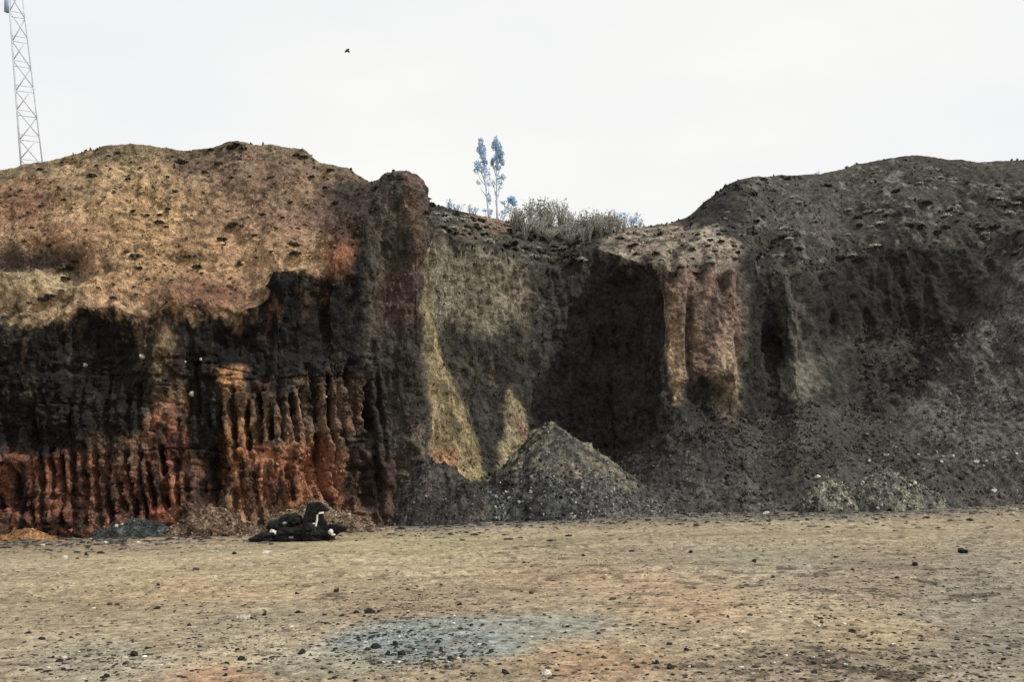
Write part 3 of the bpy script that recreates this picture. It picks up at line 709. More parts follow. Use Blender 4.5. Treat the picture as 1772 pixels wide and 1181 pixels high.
GR = (0.06, 0.062, 0.058); GD = (0.03, 0.03, 0.03); GL = (0.4, 0.4, 0.37)
cone = heap('spoil_heap', 970, 893, 11.4, 7.5, 4.7, (0.055, 0.054, 0.048), (0.135, 0.123, 0.092), 'pointed heap of yellowish grey spoil inside the dark hollow', 'heap', 900, (0.04, 0.13), (.22, .21, .17), -.28, 3, 0.36,
            base=at(995, 868, 51.2) * np.array([1, 1, 0]) + np.array([0, 0, 0.4]), light=.15)
heap('rubble_heap', 900, 905, 7.4, 3.6, 2.6, GD, GR, 'heap of black angular rubble with white flecks before the spoil cone', 'heap', 1100, (0.035, 0.13), (.3, .3, .28), .15, 5, 0.3, base=floor_at(905, 900) + np.array([0, .5, 0]), flat=.8, light=.22)
heap('rubble_heap', 1060, 900, 7.6, 3.2, 2.1, (.055, .056, .052), (0.085, 0.085, 0.08), 'low grey rubble heap right of the black rubble', 'heap', 800, (0.035, 0.12), (.27, .27, .25), -.25, 7, 0.25, base=floor_at(1055, 893) + np.array([0, .5, 0]), flat=.9, light=.2)
db = at(757, 905, 45.3); db[2] = float(floor_tilt(db[0]))
heap('dark_mound', 755, 905, 6.4, 3.8, 3.1, (0.034, 0.033, 0.031), (0.07, 0.06, 0.054), 'rounded earth mound at the foot of the rock spur', 'heap', 700, (0.03, 0.11), (.17, .17, .16), -.05, 9, 0.5, base=db, flat='dome', light=.08)
heap('gravel_heap', 235, 932, 3.7, 1.3, 0.85, (0.06, 0.066, 0.062), (0.035, 0.04, 0.038), 'low long heap of grey gravel against the grooved red cliff', 'heap', 260, (0.03, 0.09), GL, 0, 11, 0.1, base=floor_at(235, 930) + np.array([0, .2, 0]), flat=.5, light=.15)
heap('earth_heap', 375, 928, 5.0, 1.7, 1.05, (0.15, 0.105, 0.07), (0.08, 0.055, 0.04), 'crumbling heap of brown earth between grey gravel and black scrap', 'heap', 700, (0.03, 0.11), (.30, .25, .19), 0, 13, 0.3, base=floor_at(378, 928) + np.array([0, .35, 0]), flat='dome', light=.1)
heap('earth_heap', 500, 926, 6.4, 2.0, 1.35, (0.15, 0.11, 0.075), (0.09, 0.07, 0.05), 'tan crumbled earth heap behind the black scrap', 'heap', 700, (0.03, 0.11), (.32, .27, .2), .2, 15, 0.3, base=floor_at(512, 925) + np.array([0, .9, 0]), flat='dome', light=.1)
heap('earth_heap', 45, 934, 2.4, 1.0, 0.5, (0.24, 0.13, 0.06), (0.18, 0.1, 0.05), 'low smooth orange earth heap at the far left cliff foot', 'heap', 50, (0.02, 0.06), None, 0, 17, 0.06, flat=.6)
YL = (0.26, 0.25, 0.2); YD = (0.17, 0.165, 0.13)
heap('rubble_heap', 1443, 884, 3.6, 1.8, 1.7, YD, (.07, .07, .06), 'pale yellowish rubble heap at the foot of the dark hill', 'heap', 500, (0.04, 0.13), (.34, .33, .26), -.1, 19, 0.2, base=floor_at(1440, 886) + np.array([0, .15, 0]), flat=.7, light=.3)
heap('rubble_heap', 1560, 872, 5.4, 2.4, 2.1, (0.075, 0.076, 0.068), YD, 'broad grey and yellow rubble heap right of the pale one', 'heap', 600, (0.04, 0.13), (.34, .33, .27), -.1, 21, 0.22, base=floor_at(1545, 882) + np.array([0, .3, 0]), flat=.7, light=.2)
heap('rubble_heap', 1770, 868, 2.6, 1.8, 1.7, YL, YD, 'pale grey rubble heap cut by the right edge of the view', 'heap', 300, (0.04, 0.13), (.38, .37, .3), 0, 23, 0.2, base=floor_at(1768, 871) + np.array([0, .2, 0]), flat=.7, light=.3)

# loose boulders lying about the foot of the cliffs
def on_heap_rock(u, v, Y, w, kd, label, group):
    p = at(u, v, Y)
    place_rock(kd, random.randrange(6), p, w / F * Y * .5, label, group, name='boulder', sink=.5, cat='boulder')
BL = [(12, 928, 18, 'brown', 'brown boulder beside the orange earth heap at far left'), (1325, 890, 14, 'pale', 'pale boulder at the edge of the dark talus'),
      (1345, 888, 10, 'grey', 'grey boulder beside the pale boulder at the talus edge'), (1300, 872, 8, 'pale', 'small pale boulder on the talus foot left of the yellowish heap')]
for u, v, w, kd, lb in BL:
    p = floor_at(u, v); place_rock(kd, random.randrange(6), p, w / F * p[1] * .5, lb, 'boulders at the cliff foot', name='boulder', cat='boulder')
for i in range(46):                                    # white-flecked blocks at the front of the rubble
    u = random.uniform(790, 1000); v = 915 - (u - 790) * .11 - random.uniform(0, 16)
    p = floor_at(u, v)
    place_rock(random.choice(['dark', 'dark', 'grey', 'grey', 'pale']), i % 6, p, random.uniform(.06, .16),
               'small angular block at the front edge of the black rubble heap', 'blocks along the black rubble heap', name='boulder', cat='boulder')
for i in range(46):
    u = random.uniform(1050, 1772); v = 893 - (u - 1050) * .032 + random.uniform(-6, 4)
    p = floor_at(u, v)
    place_rock(random.choice(['dark', 'grey', 'grey', 'pale']), i % 6, p, random.uniform(.05, .13),
               'small stone along the foot of the grey talus slope', 'stones along the talus foot', name='boulder', cat='boulder')
for i in range(60):
    u = random.uniform(1400, 1772); v = random.uniform(740, 850)
    p, n_ = on_cliff(u, v)
    place_rock(random.choice(['grey', 'grey', 'pale', 'dark']), i % 6, p, random.uniform(.06, .17), 'loose stone lying on the dark grey talus slope', 'stones on the dark talus slope', name='boulder', normal=n_, cat='boulder')
for (u, v, w) in [(333, 682, 14), (150, 632, 10), (243, 618, 14), (322, 625, 6), (345, 622, 7)]:
    p, n_ = on_cliff(u, v, 4)
    place_rock('pale', random.randrange(6), p, w / F * p[1] * .5,
               {333: 'bright white stone stuck in the dark left cliff face', 150: 'pale stone lodged in the black upper left cliff face', 243: 'pale stone atop the brown patch of the left cliff'}.get(u, 'tiny pale stone in the dark left cliff near the white stone'),
               'pale stones in the left cliff', name='boulder', normal=n_, sink=.2, cat='boulder')

# ------------------------------------------------------------------ clods and scree lying on and stuck in the slopes
def scatter(name, n, pick, smin, smax, lo, hi, label, seed, flat=.8):
    r = np.random.default_rng(seed)
    okk = np.argwhere(pick & vis & (T > 0.75) & (T < 6.05) & (Pu > -60) & (Pu < 1830))
    area = np.linalg.norm(np.cross(np.gradient(P, axis=1), np.gradient(P, axis=0)), axis=-1)[okk[:, 0], okk[:, 1]]
    wgt = area * np.clip(0.6 + 1.6 * fbm(P[okk[:, 0], okk[:, 1]], 2.0, 3, seed), .08, 3)
    sel = okk[r.choice(len(okk), n, replace=False, p=wgt / wgt.sum())]
    Vs, Fs, Cs, off = [], [], [], 0
    for q, (i_, j_) in enumerate(sel):
        V_, Fc_ = PEBBLES[q % 5]
        s = smin * (smax / smin) ** (r.random() ** 2.4)
        Rm = np.array(Euler(r.uniform(0, 6.28, 3)).to_matrix())
        Vs.append((V_ * s * np.array([1.2, 1, flat])) @ Rm.T + P[i_, j_] + NV[i_, j_] * s * .25); Fs.append(Fc_ + off); off += len(V_)
        Cs.append(np.repeat((col_cliff[i_, j_] * r.uniform(lo, hi))[None], len(V_), 0))
    me_ = mesh_np(name, np.concatenate(Vs), np.concatenate(Fs), M_heap, np.clip(np.concatenate(Cs), .01, .7), smooth=False)
    tag(link(bpy.data.objects.new(name, me_)), label, 'rubble', None, 'stuff')
scatter('scree', 6000, (SS > 1150) & ((T < 2.1) | ((SS > 1480) & (T < 3.2))), .035, .16, .75, 1.6, 'loose dark grey scree covering the talus of the right hill', 701)
scatter('scree', 1800, (SS > 735) & (SS < 1150) & (T < 2.1), .035, .15, .6, 1.9, 'loose scree on the floor of the dark hollow', 702)
scatter('clods', 2600, (SS < 640) & (T > 4.0), .025, .11, .5, 1.2, 'small earth clods lying over the tan hill slope', 703)
scatter('clods', 3500, (SS > 640) & (T > 3.95), .035, .17, .5, 1.7, 'clods and small stones on the upper slopes of hollow and dark hill', 704)
scatter('rock_fragments', 3200, (SS < 735) & (T > 1) & (T < 4.0), .03, .11, .75, 1.35, 'rough fragments sticking out of the left cliff face and spur', 705)
scatter('rock_fragments', 1500, (SS > 735) & (SS < 1345) & (T > 2) & (T < 4.0), .03, .11, .75, 1.35, 'rough fragments sticking out of the walls of the hollow', 706)
def foot_d(u, v):
    vb = np.interp(u, [-60, 0, 300, 600, 690, 1100, 1400, 1772, 1900], [938, 935, 928, 913, 907, 890, 885, 870, 866])
    return math.exp(-abs(v - vb - 4) / 9.0) * (1.0 if u > 680 or u < 330 else .5)
gravel('gravel', 5500, foot_d, 0.03, 0.18, ([(0.035, 0.034, 0.03), (0.08, 0.075, 0.065), (0.14, 0.13, 0.11), (0.3, 0.29, 0.25)], [4, 5, 3, .8]), 'line of fallen stones and grit along the foot of the cliffs', (-40, 866, 1810, 960))

# ------------------------------------------------------------------ vegetation
def leaf_cloud(n, fn, size, seed, elong=1.6):
    """n small leaf quads at points given by fn(rng)"""
    r = np.random.default_rng(seed)
    c = np.array([fn(r) for _ in range(n)])
    a = r.normal(size=(n, 3)); a /= np.linalg.norm(a, axis=1)[:, None]
    b = np.cross(a, r.normal(size=(n, 3))); b /= np.linalg.norm(b, axis=1)[:, None]
    s = (size * r.uniform(.5, 1.3, n))[:, None]
    V_ = np.stack([c - a * s * elong * .5, c + b * s * .5, c + a * s * elong * .5, c - b * s * .5], 1).reshape(-1, 3)
    return V_, np.arange(4 * n).reshape(n, 4)

def tube(path, radii, sides=6):
    path = np.asarray(path, float); n = len(path); Vs = []
    for i in range(n):
        d = path[min(i + 1, n - 1)] - path[max(i - 1, 0)]; d /= np.linalg.norm(d)
        x = np.cross(d, [0.31, 0.2, 0.93] if abs(d[2]) < .9 else [1, 0, 0]); x /= np.linalg.norm(x); y = np.cross(d, x)
        for k_ in range(sides):
            t_ = 2 * math.pi * k_ / sides
            Vs.append(path[i] + radii[i] * (math.cos(t_) * x + math.sin(t_) * y))
    Fs = [[i * sides + k_, i * sides + (k_ + 1) % sides, (i + 1) * sides + (k_ + 1) % sides, (i + 1) * sides + k_] for i in range(n - 1) for k_ in range(sides)]
    m_ = len(Vs); Vs.append(path[0]); Vs.append(path[-1])
    for k_ in range(sides):
        Fs.append([m_, (k_ + 1) % sides, k_, m_]); Fs.append([m_ + 1, (n - 1) * sides + k_, (n - 1) * sides + (k_ + 1) % sides, m_ + 1])
    return np.array(Vs), Fs

def tubes_mesh(name, items, mat):
    me_ = bpy.data.meshes.new(name); Vs, Fs, off = [], [], 0
    for path, radii, sides in items:
        V_, F_ = tube(path, radii, sides)
        Vs += V_.tolist(); Fs += [[i + off for i in (f if f[0] != f[-1] else f[:3])] for f in F_]; off += len(V_)
    me_.from_pydata(Vs, [], Fs); me_.update()
    for p_ in me_.polygons: p_.use_smooth = True
    me_.materials.append(mat); return me_

# low tufts on the slopes: a clump of blades
def tuft_mesh(seed, mat, n=70, flat=.6):
    r = np.random.default_rng(seed)
    def fn(q):
        d = q.normal(size=3); d /= np.linalg.norm(d); rad = q.uniform(.3, 1) ** .6
        d *= rad; d[2] = abs(d[2]) * flat
        return d * np.array([1, .8, 1])
    V_, F_ = leaf_cloud(n, fn, .42, seed, 2.2)
    return mesh_np('tuft', V_, F_, mat, smooth=False)
TUFTS = [tuft_mesh(500 + i, M_tuft) for i in range(4)]
TUFTS_G = [tuft_mesh(520 + i, M_scrub) for i in range(3)]
_tp = {}
def place_tuft(u, v, w, label, group, green=False, sq=.75):
    p, n_ = on_cliff(u, v)
    k_ = random.randrange(3 if green else 4)
    key = (green, k_)
    if key not in _tp:
        o = bpy.data.objects.new('grass_tuft', (TUFTS_G if green else TUFTS)[k_]); _tp[key] = o
    else: o = _tp[key].copy()
    scene.collection.objects.link(o)
    s = w / F * p[1] * .5
    o.location = p - n_ * s * .15; o.scale = (s, s, s * sq)
    o.rotation_euler = (0, 0, random.uniform(0, 6.28))
    tag(o, label, 'plant', group)
LT = [(160, 298, 19), (221, 305, 13), (108, 343, 11), (73, 353, 11), (231, 360, 12), (258, 367, 12), (281, 369, 11), (292, 358, 12), (271, 381, 18), (293, 388, 10), (258, 410, 6),
      (240, 438, 26), (222, 432, 12), (390, 411, 20), (397, 387, 28), (318, 450, 20), (334, 458, 18), (237, 459, 16), (258, 479, 11), (170, 496, 10), (201, 511, 15), (130, 461, 17), (107, 460, 34), (118, 478, 20),
      (71, 517, 26), (92, 512, 18), (49, 521, 12), (372, 280, 17), (358, 293, 13), (403, 302, 12), (419, 270, 11), (207, 260, 12), (184, 266, 11), (166, 280, 9), (316, 275, 24), (305, 326, 14),
      (80, 428, 18), (335, 437, 8), (412, 452, 12), (439, 401, 11), (455, 365, 15), (510, 418, 26), (516, 442, 22), (439, 402, 10), (421, 386, 10), (575, 349, 16), (479, 390, 10), (409, 451, 10), (492, 371, 9),
      (540, 300, 12), (560, 320, 14), (470, 300, 12), (500, 345, 12), (350, 470, 8), (290, 300, 8), (140, 420, 8), (60, 390, 9), (180, 440, 7), (300, 480, 9), (445, 440, 10), (470, 430, 12)]
for i in range(60):
    LT.append((random.uniform(5, 620), random.uniform(262, 520), random.uniform(4.5, 8.5)))
LT = [q for q in LT if q[1] > np.interp(q[0], [0, 65, 190, 300, 405, 525, 640], [291, 281, 252, 255, 243, 259, 314]) + 5 and (q[0] < 420 or q[1] < 455)]
for u, v, w in LT:
    lb = ('large shrubby tuft' if w >= 20 else 'tiny dark tuft' if w < 9 else 'small dark tuft' if w < 13 else 'dark tuft')
    where = ' high on the tan hill slope' if v < 330 else (' midway up the tan hill slope' if v < 430 else ' low on the tan slope')
    side = ' at far left' if u < 150 else (' towards the rock spur' if u > 400 else '')
    place_tuft(u, v, w, lb + where + side, 'dark tufts on the tan hill')
for u, v, w in [(395, 247, 20), (408, 244, 22), (425, 247, 18), (365, 249, 14), (512, 259, 18), (526, 262, 18), (572, 285, 16), (205, 254, 12), (70, 283, 14), (648, 316, 14), (672, 303, 16), (690, 300, 14)]:
    place_tuft(u, v + 4, w, 'dark scrubby tuft on the skyline of the tan hill' if u < 640 else 'dark tuft on top of the rock spur', 'skyline tufts on the tan hill' if u < 640 else 'tufts on the rock spur')
for i in range(95):                                     # scrubby rim above the hollow
    u = random.uniform(745, 1010); t_ = (u - 735) / 225
    v = 352 + 40 * min(t_, 1) + random.uniform(4, 62) * (0.6 + .4 * min(1, t_))
    place_tuft(u, v, random.uniform(9, 22), 'dark scrub tuft on the eroded rim of the hollow', 'scrub tufts on the rim of the hollow', random.random() < .35)
for i in range(34):
    u = random.uniform(1060, 1285); v = random.uniform(398, 458)
    place_tuft(u, v, random.uniform(8, 16), 'dark tuft on the brown slope above the pinkish rock face', 'tufts above the pinkish rock face', random.random() < .2)
for i in range(80):
    u = random.uniform(1240, 1772); v = random.uniform(300, 440)
    if v < np.interp(u, [1210, 1270, 1420, 1575, 1680, 1772], [360, 316, 305, 275, 290, 280]) + 6: continue
    place_tuft(u, v, random.uniform(9, 22), 'scrub tuft on the upper slope of the dark hill', 'scrub tufts on the dark hill', random.random() < .45)
for u, v, w in [(1325, 303, 18), (1365, 301, 16), (1272, 312, 14), (1215, 352, 14), (1250, 328, 12), (1200, 366, 12)]:
    place_tuft(u, v + 3, w, 'dark tuft on the skyline edge of the dark hill', 'skyline tufts on the dark hill')

# scrub bushes along the saddle
def shrub(name, n_leaf, size, mat, seed, label, group, loc, h, wd, twigs=9, cat='shrub'):
    root = bpy.data.objects.new(name, None); link(root); root.location = loc; tag(root, label, cat, group)
    r = random.Random(seed); items = []; tips = []
    for k_ in range(twigs):
        a = r.uniform(0, 6.28); sp = r.uniform(.1, 1) * wd * .5; hh = h * r.uniform(.55, 1)
        path = [np.array([0, 0, -.2]), np.array([math.cos(a) * sp * .35, math.sin(a) * sp * .35, hh * .45]), np.array([math.cos(a) * sp, math.sin(a) * sp, hh])]
        items.append((path, [.032, .022, .010], 4)); tips.append(path)
    link(bpy.data.objects.new('stem', tubes_mesh('stem', items, M_twig)), root)
    def fn(q):
        p_ = tips[int(q.integers(len(tips)))]; t_ = q.uniform(.25, 1.05)
        b_ = p_[1] * (1 - t_) + p_[2] * t_ if t_ > .0 else p_[1]
        return b_ + q.normal(size=3) * .085 * wd * np.array([1, 1, .8])
    V_, F_ = leaf_cloud(n_leaf, fn, size, seed, 1.8)
    link(bpy.data.objects.new('foliage', mesh_np('foliage', V_, F_, mat, smooth=False)), root)
    return root
def copy_tree(root):
    c = root.copy(); scene.collection.objects.link(c)
    for ch in root.children:
        d = ch.copy(); scene.collection.objects.link(d); d.parent = c
    return c
BUSH = [(898, 392, 1.5, 'g'), (915, 380, 1.6, 'g'), (935, 392, 1.7, 'd'), (930, 405, 1.6, 'g'), (955, 392, 1.8, 'g'), (975, 398, 1.9, 'd'), (968, 385, 1.6, 'g'), (995, 396, 1.7, 'g'),
        (1012, 402, 1.5, 'g'), (1030, 398, 1.4, 'd'), (1045, 397, 1.3, 'g'), (910, 408, 1.6, 'd'), (950, 412, 1.6, 'g'), (985, 418, 1.5, 'd'), (960, 430, 1.3, 'g'), (940, 428, 1.2, 'd'), (1005, 416, 1.2, 'g'), (925, 398, 1.8, 'g'), (900, 384, 1.3, 'g'), (1068, 398, 1.1, 'g'), (1080, 396, .9, 'g'), (950, 386, 1.4, 'g'), (1005, 400, 1.5, 'g'), (1022, 400, 1.5, 'd'), (1038, 402, 1.4, 'g'), (990, 410, 1.4, 'g'), (965, 405, 1.5, 'g'), (1060, 404, 1.2, 'd'), (945, 402, 1.6, 'd'), (972, 440, 1.3, 'd'), (920, 425, 1.4, 'd'), (985, 388, 1.5, 'g'), (1000, 430, 1.5, 'd'), (1008, 445, 1.4, 'd'), (965, 452, 1.2, 'd'), (930, 446, 1.0, 'd'), (1040, 404, 1.3, 'g'), (1055, 398, 1.2, 'g'), (995, 405, 1.6, 'd'), (1020, 422, 1.3, 'd'), (890, 402, 1.3, 'd'), (980, 440, 1.1, 'd'), (1020, 412, 1.1, 'd')]
protos = {}
BUSH = [b_ for b_ in BUSH if b_[1] < 422]
for i, (u, v, h, kd) in enumerate(BUSH):
    p, _ = on_cliff(u, v)
    lb = ('grey green twiggy shrub' if kd == 'g' else 'dark twiggy shrub') + (' on the skyline of the saddle' if v < 400 else ' on the slope under the saddle skyline')
    key = (kd, i % 2)
    if key not in protos:
        protos[key] = shrub('shrub', 230, .085, M_scrub if kd == 'g' else M_scrubdark, 600 + i, lb, 'shrubs on the saddle', p, 1.5, 1.7, 26)
        o = protos[key]
    else:
        o = copy_tree(protos[key]); o['label'] = lb
    o.location = p; o.scale = (h / 1.55 * random.uniform(.7, 1.1),) * 2 + (h / 1.55 * random.uniform(.6, 1.35),); o.rotation_euler = (0, 0, random.uniform(0, 6.28))
for i, (u, v, Y, h) in enumerate([(775, 362, 72, .9), (792, 366, 73, .8), (815, 374, 74, 1.0), (1060, 394, 76, 1.1), (1075, 393, 77, 1.4), (1092, 394, 78, 1.3), (1105, 394, 78, .9), (1416, 302, 80, .55), (1402, 303, 80, .4)]):
    lb = ['pale blue bush beside the rock spur on the saddle', 'pale blue bush behind the rim left of the poplars', 'pale blue bush just left of the poplars', 'pale blue bush right of the grey scrub', 'tall pale blue bush right of the grey scrub',
          'pale blue bush at the right end of the saddle', 'small pale blue bush where the dark hill begins', 'pale bush showing over the dark hill skyline', 'tiny pale bush over the dark hill skyline'][i]
    p = at(u, v + 6, Y)
    if 'b' not in protos:
        protos['b'] = shrub('shrub', 130, .10, M_pop, 660, lb, 'pale bushes beyond the skyline', p, 1.2, 1.3, 7); o = protos['b']
    else:
        o = copy_tree(protos['b']); o['label'] = lb
    o.location = p - np.array([0, 0, .2]); o.scale = (h / 1.0,) * 3; o.rotation_euler = (0, 0, random.uniform(0, 6.28))

# two poplars beyond the saddle
def poplar(base, top, clumps, label, seed, Yd):
    b0, t0 = at(*base, Yd), at(*top, Yd)
    root = bpy.data.objects.new('poplar_tree', None); link(root); root.location = b0; tag(root, label, 'tree', 'poplars on the saddle')
    r = random.Random(seed)
    axis = t0 - b0
    items = [([np.array([0, 0, -.6]), axis * .3, axis * .65, axis * .97], [.13, .10, .06, .015], 6)]
    pts = []
    for (cu, cv, ru, rv, n_) in clumps:
        c = at(cu, cv, Yd) - b0; rx, rz = ru / F * Yd, rv / F * Yd
        t_ = max(.08, min(.9, c[2] / axis[2] - .16)); st_ = axis * t_
        items.append(([st_, st_ * .4 + c * .6 + np.array([0, 0, -.15]), c + np.array([0, 0, rz * .6])], [.045, .03, .008], 4))
        pts.append((c, rx, rz, n_))
    link(bpy.data.objects.new('trunk', tubes_mesh('trunk', items, M_popbark)), root)
    Vs, Fs, off = [], [], 0
    for k_, (c, rx, rz, n_) in enumerate(pts):
        def fn(q):
            d = q.normal(size=3); d /= np.linalg.norm(d)
            return c + d * q.uniform(.2, 1) ** .6 * np.array([rx, rx, rz])
        V_, F_ = leaf_cloud(int(n_ * 3.2), fn, .115, seed * 31 + k_, 1.5)
        Vs.append(V_); Fs.append(F_ + off); off += len(V_)
    link(bpy.data.objects.new('crown', mesh_np('crown', np.concatenate(Vs), np.concatenate(Fs), M_pop, smooth=False)), root)
    return root
poplar((849, 400), (832, 238), [(832, 246, 5, 9, 30), (833, 259, 9, 9, 90), (836, 270, 6, 9, 40), (838, 279, 6, 7, 35), (826, 284, 7, 6, 28), (832, 293, 9, 8, 45), (840, 284, 5, 8, 22), (824, 296, 5, 8, 16), (844, 299, 6, 10, 18), (828, 316, 5, 5, 8), (848, 316, 7, 9, 14), (846, 344, 4, 12, 26), (848, 368, 5, 8, 24), (838, 364, 5, 3, 8)],
       'slim pale blue poplar on the saddle, the left of the pair', 3, 80)
poplar((861, 400), (858, 235), [(858, 243, 5, 8, 30), (856, 252, 7, 9, 60), (863, 255, 6, 10, 50), (866, 267, 7, 9, 60), (860, 275, 8, 9, 60), (869, 280, 5, 8, 34), (852, 281, 4, 8, 34), (860, 290, 7, 6, 40), (870, 307, 5, 7, 24), (861, 308, 5, 9, 14), (866, 320, 5, 8, 10), (854, 318, 4, 6, 8), (859, 344, 3, 14, 10)],
       'slightly taller pale blue poplar, the right of the pair', 5, 81)
poplar((866, 400), (884, 338), [(885, 346, 8, 7, 70), (890, 352, 5, 6, 34), (872, 351, 8, 3, 14), (878, 364, 8, 9, 18), (868, 372, 6, 8, 16)], 'small round pale blue tree right beside the two poplars', 7, 79)

# ------------------------------------------------------------------ lattice mast on the left
def mast():
    Yd = 68.0
    b0 = at(59, 325, Yd); t0 = at(22, -60, Yd)
    root = bpy.data.objects.new('lattice_mast', None); link(root); root.location = b0
    tag(root, 'pale grey steel lattice mast leaning slightly behind the tan hill', 'mast')
    axis = t0 - b0
    wb_, wt_ = 41 / F * Yd, 22 / F * Yd
    rot = math.radians(24)
    def corner(k_, t_):
        w_ = (wb_ * (1 - t_) + wt_ * t_) * .5 * 1.12
        a = rot + math.pi / 4 + k_ * math.pi / 2
        return axis * t_ + np.array([math.cos(a) * w_ * 1.1, math.sin(a) * w_ * 1.1, 0])
    for k_ in range(4):
        link(bpy.data.objects.new('leg', tubes_mesh('leg', [([corner(k_, t_) for t_ in (0, .33, .66, 1)], [.045] * 4, 6)], M_mast)), root)
    nb = 9
    for k_ in range(4):
        items = []
        for i in range(nb):
            a, b = i / nb, (i + 1) / nb
            p1, p2 = corner(k_, a), corner((k_ + 1) % 4, b); q1 = corner((k_ + 1) % 4, a); q2 = corner(k_, b)
            if (i + k_) % 2: items.append(([p1, (p1 + p2) / 2, p2], [.038] * 3, 5))
            else: items.append(([q1, (q1 + q2) / 2, q2], [.038] * 3, 5))
            items.append(([q2, (q2 + p2) / 2, p2], [.022] * 3, 5))
        link(bpy.data.objects.new('bracing', tubes_mesh('bracing', items, M_mast)), root)
    c = at(20, 8, Yd) - b0
    link(bpy.data.objects.new('antenna', tubes_mesh('antenna', [([c + np.array([-.05, -.5, -.75]), c + np.array([-.05, -.5, -.7]), c + np.array([0, -.5, .7]), c + np.array([0, -.5, .75])], [.12, .2, .2, .12], 12)], M_mastblue)), root)
mast()

# ------------------------------------------------------------------ dumped black scrap with a white pipe
def blob_mesh(name, parts, mat, seed, rough=.12, sub=4):
    Vs, Fs, off = [], [], 0
    for c, s, rz in parts:
        b = bmesh.new(); bmesh.ops.create_icosphere(b, subdivisions=sub, radius=1)
        V_ = np.array([v.co[:] for v in b.verts]); F_ = np.array([[v.index for v in f.verts] for f in b.faces]); b.free()
        V_ = V_ * (1 + rough * 3.0 * fbm(V_ + seed, .7, 3, seed)[:, None] + rough * 2.2 * np.abs(fbm(V_ + seed, .35, 3, seed + 5))[:, None])
        V_ = V_ * np.array(s)
        ca, sa = math.cos(rz), math.sin(rz)
        V_ = V_ @ np.array([[ca, 0, -sa], [0, 1, 0], [sa, 0, ca]]).T + np.array(c)
        Vs.append(V_); Fs.append(F_ + off); off += len(V_)
    return mesh_np(name, np.concatenate(Vs), np.concatenate(Fs), mat, smooth=False)
g0 = floor_at(520, 938)
PX = g0[1] / F
def sc(u, v, dy=0.0):                                   # place in the scrap's own metres
    return np.array([(u - 520) * PX, dy, (938 - v) * PX])
root = bpy.data.objects.new('scrap_heap', None); link(root); root.location = g0
tag(root, 'black dumped scrap with one tall upright hooked slab', 'scrap')
link(bpy.data.objects.new('black_sheeting', blob_mesh('black_sheeting', [(sc(500, 926, .3), (.8, .5, .36), .05), (sc(497, 909, .35), (.5, .42, .42), .35), (sc(482, 918, .3), (.4, .36, .36), -.4), (sc(466, 929, .1), (.55, .4, .22), .15), (sc(450, 934, .1), (.36, .3, .12), 0), (sc(548, 928, .25), (.55, .4, .3), 0), (sc(538, 922, .3), (.5, .4, .45), -.2)], M_black, 31, .16)), root)
def slab(outline, thick, mat, name, dy):
    b = bmesh.new()
    fr_ = [b.verts.new(sc(u, v, dy)) for u, v in outline]; bk = [b.verts.new(sc(u, v, dy + thick)) for u, v in outline]
    b.faces.new(fr_); b.faces.new(bk[::-1]); n = len(fr_)
    for i in range(n): b.faces.new([fr_[i], bk[i], bk[(i + 1) % n], fr_[(i + 1) % n]])
    bmesh.ops.recalc_face_normals(b, faces=b.faces)
    bmesh.ops.bevel(b, geom=b.edges[:], offset=.025, segments=2, affect='EDGES')
    me_ = bpy.data.meshes.new(name); b.to_mesh(me_); b.free(); me_.materials.append(mat); return me_
link(bpy.data.objects.new('upright_slab', slab([(516, 940), (523, 900), (531, 872), (551, 870), (559, 877), (568, 885), (556, 888), (554, 895), (562, 904), (566, 928), (567, 940)], .38, M_black, 'upright_slab', .12)), root)
for ol in ([(478, 926), (489, 899), (503, 892), (520, 902), (512, 908), (500, 904), (488, 928)], [(455, 938), (470, 919), (480, 915), (486, 922), (470, 938)]):
    link(bpy.data.objects.new('folded_sheet', slab(ol, .22, M_black, 'folded_sheet', -.12)), root)
link(bpy.data.objects.new('flat_panel', slab([(555, 936), (564, 910), (578, 910), (588, 913), (597, 915), (594, 922), (583, 925), (570, 936)], .45, M_black, 'flat_panel', .3)), root)
o = link(bpy.data.objects.new('bent_pipe', tubes_mesh('bent_pipe', [([sc(560, 888, .03), sc(553, 889, .0), sc(549, 892, -.02), sc(549, 900, -.03), sc(547, 910, -.05), sc(545, 924, -.09)], [.032, .036, .038, .038, .036, .034], 8),
      ([sc(534, 909, .02), sc(541, 908, -.03), sc(548, 906, -.04)], [.03, .034, .03], 8)], M_white)))
o.location = g0; tag(o, 'thin bent white pipe leaning on the black upright slab', 'pipe')
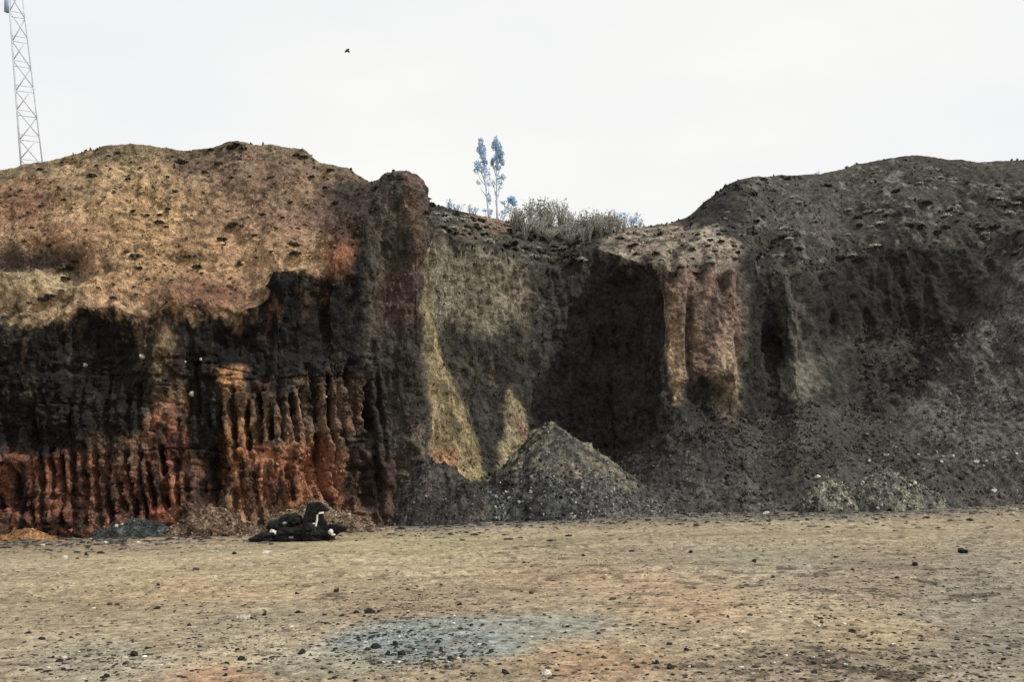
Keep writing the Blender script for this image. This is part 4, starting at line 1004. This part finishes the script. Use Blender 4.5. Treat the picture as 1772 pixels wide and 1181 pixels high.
o = link(bpy.data.objects.new('plastic_drum', blob_mesh('plastic_drum', [(sc(573, 921, -.05), (.09, .09, .10), 0), (sc(577, 926, -.05), (.09, .08, .04), 0)], M_white, 41, .1, 3))); o.location = g0; tag(o, 'small white lump on the ground right of the black slab', 'debris')
for i, (u, v, s, rz, lb) in enumerate([(475, 921, (.13, .05, .08), -.5, 'oval white scrap lying on the left of the black heap'), (506, 930, (.08, .05, .03), 0, 'small grey modelled reflection low on the front of the black heap'), (493, 906, (.11, .05, .05), .3, 'grey modelled reflection on the top of the black heap')]):
    y_ = {0: -.2, 1: -.24, 2: -.12}[i]  # white oval is scrap; grey pieces stand in for reflections on the black
    o = link(bpy.data.objects.new('scrap_piece', blob_mesh('scrap_piece', [(sc(u, v, y_), s, rz)], M_white if i == 0 else M_rock['grey'], 51 + i, .15, 3))); o.location = g0; tag(o, lb, 'debris')  # first piece is white scrap, the grey ones are modelled reflections

# ------------------------------------------------------------------ bird
bl = at(600.5, 87, 46)
root = bpy.data.objects.new('bird', None); link(root); root.location = bl; tag(root, 'small dark bird alone in the pale sky', 'bird')
body = tubes_mesh('body', [([np.array(q) for q in [(-.11, 0, -.085), (-.085, 0, -.07), (-.04, 0, -.035), (.0, 0, 0), (.045, 0, .035), (.065, 0, .055), (.085, 0, .065), (.1, 0, .062), (.12, 0, .055)]],
                            [.018, .03, .05, .06, .05, .036, .036, .02, .003], 10)], M_bird)
link(bpy.data.objects.new('body', body), root)
for s in (-1, 1):
    me_ = bpy.data.meshes.new('wing')
    vs = [(.05, s * .03, .05), (.09, s * .1, .03), (.10, s * .17, -.04), (.04, s * .14, -.03), (-.03, s * .06, -.0)]
    vs2 = [(x, y, z - .012) for x, y, z in vs]
    n = len(vs)
    me_.from_pydata(vs + vs2, [], [list(range(n)), list(range(2 * n - 1, n - 1, -1))] + [[i, n + i, n + (i + 1) % n, (i + 1) % n] for i in range(n)])
    me_.materials.append(M_bird); link(bpy.data.objects.new('wing', me_), root)
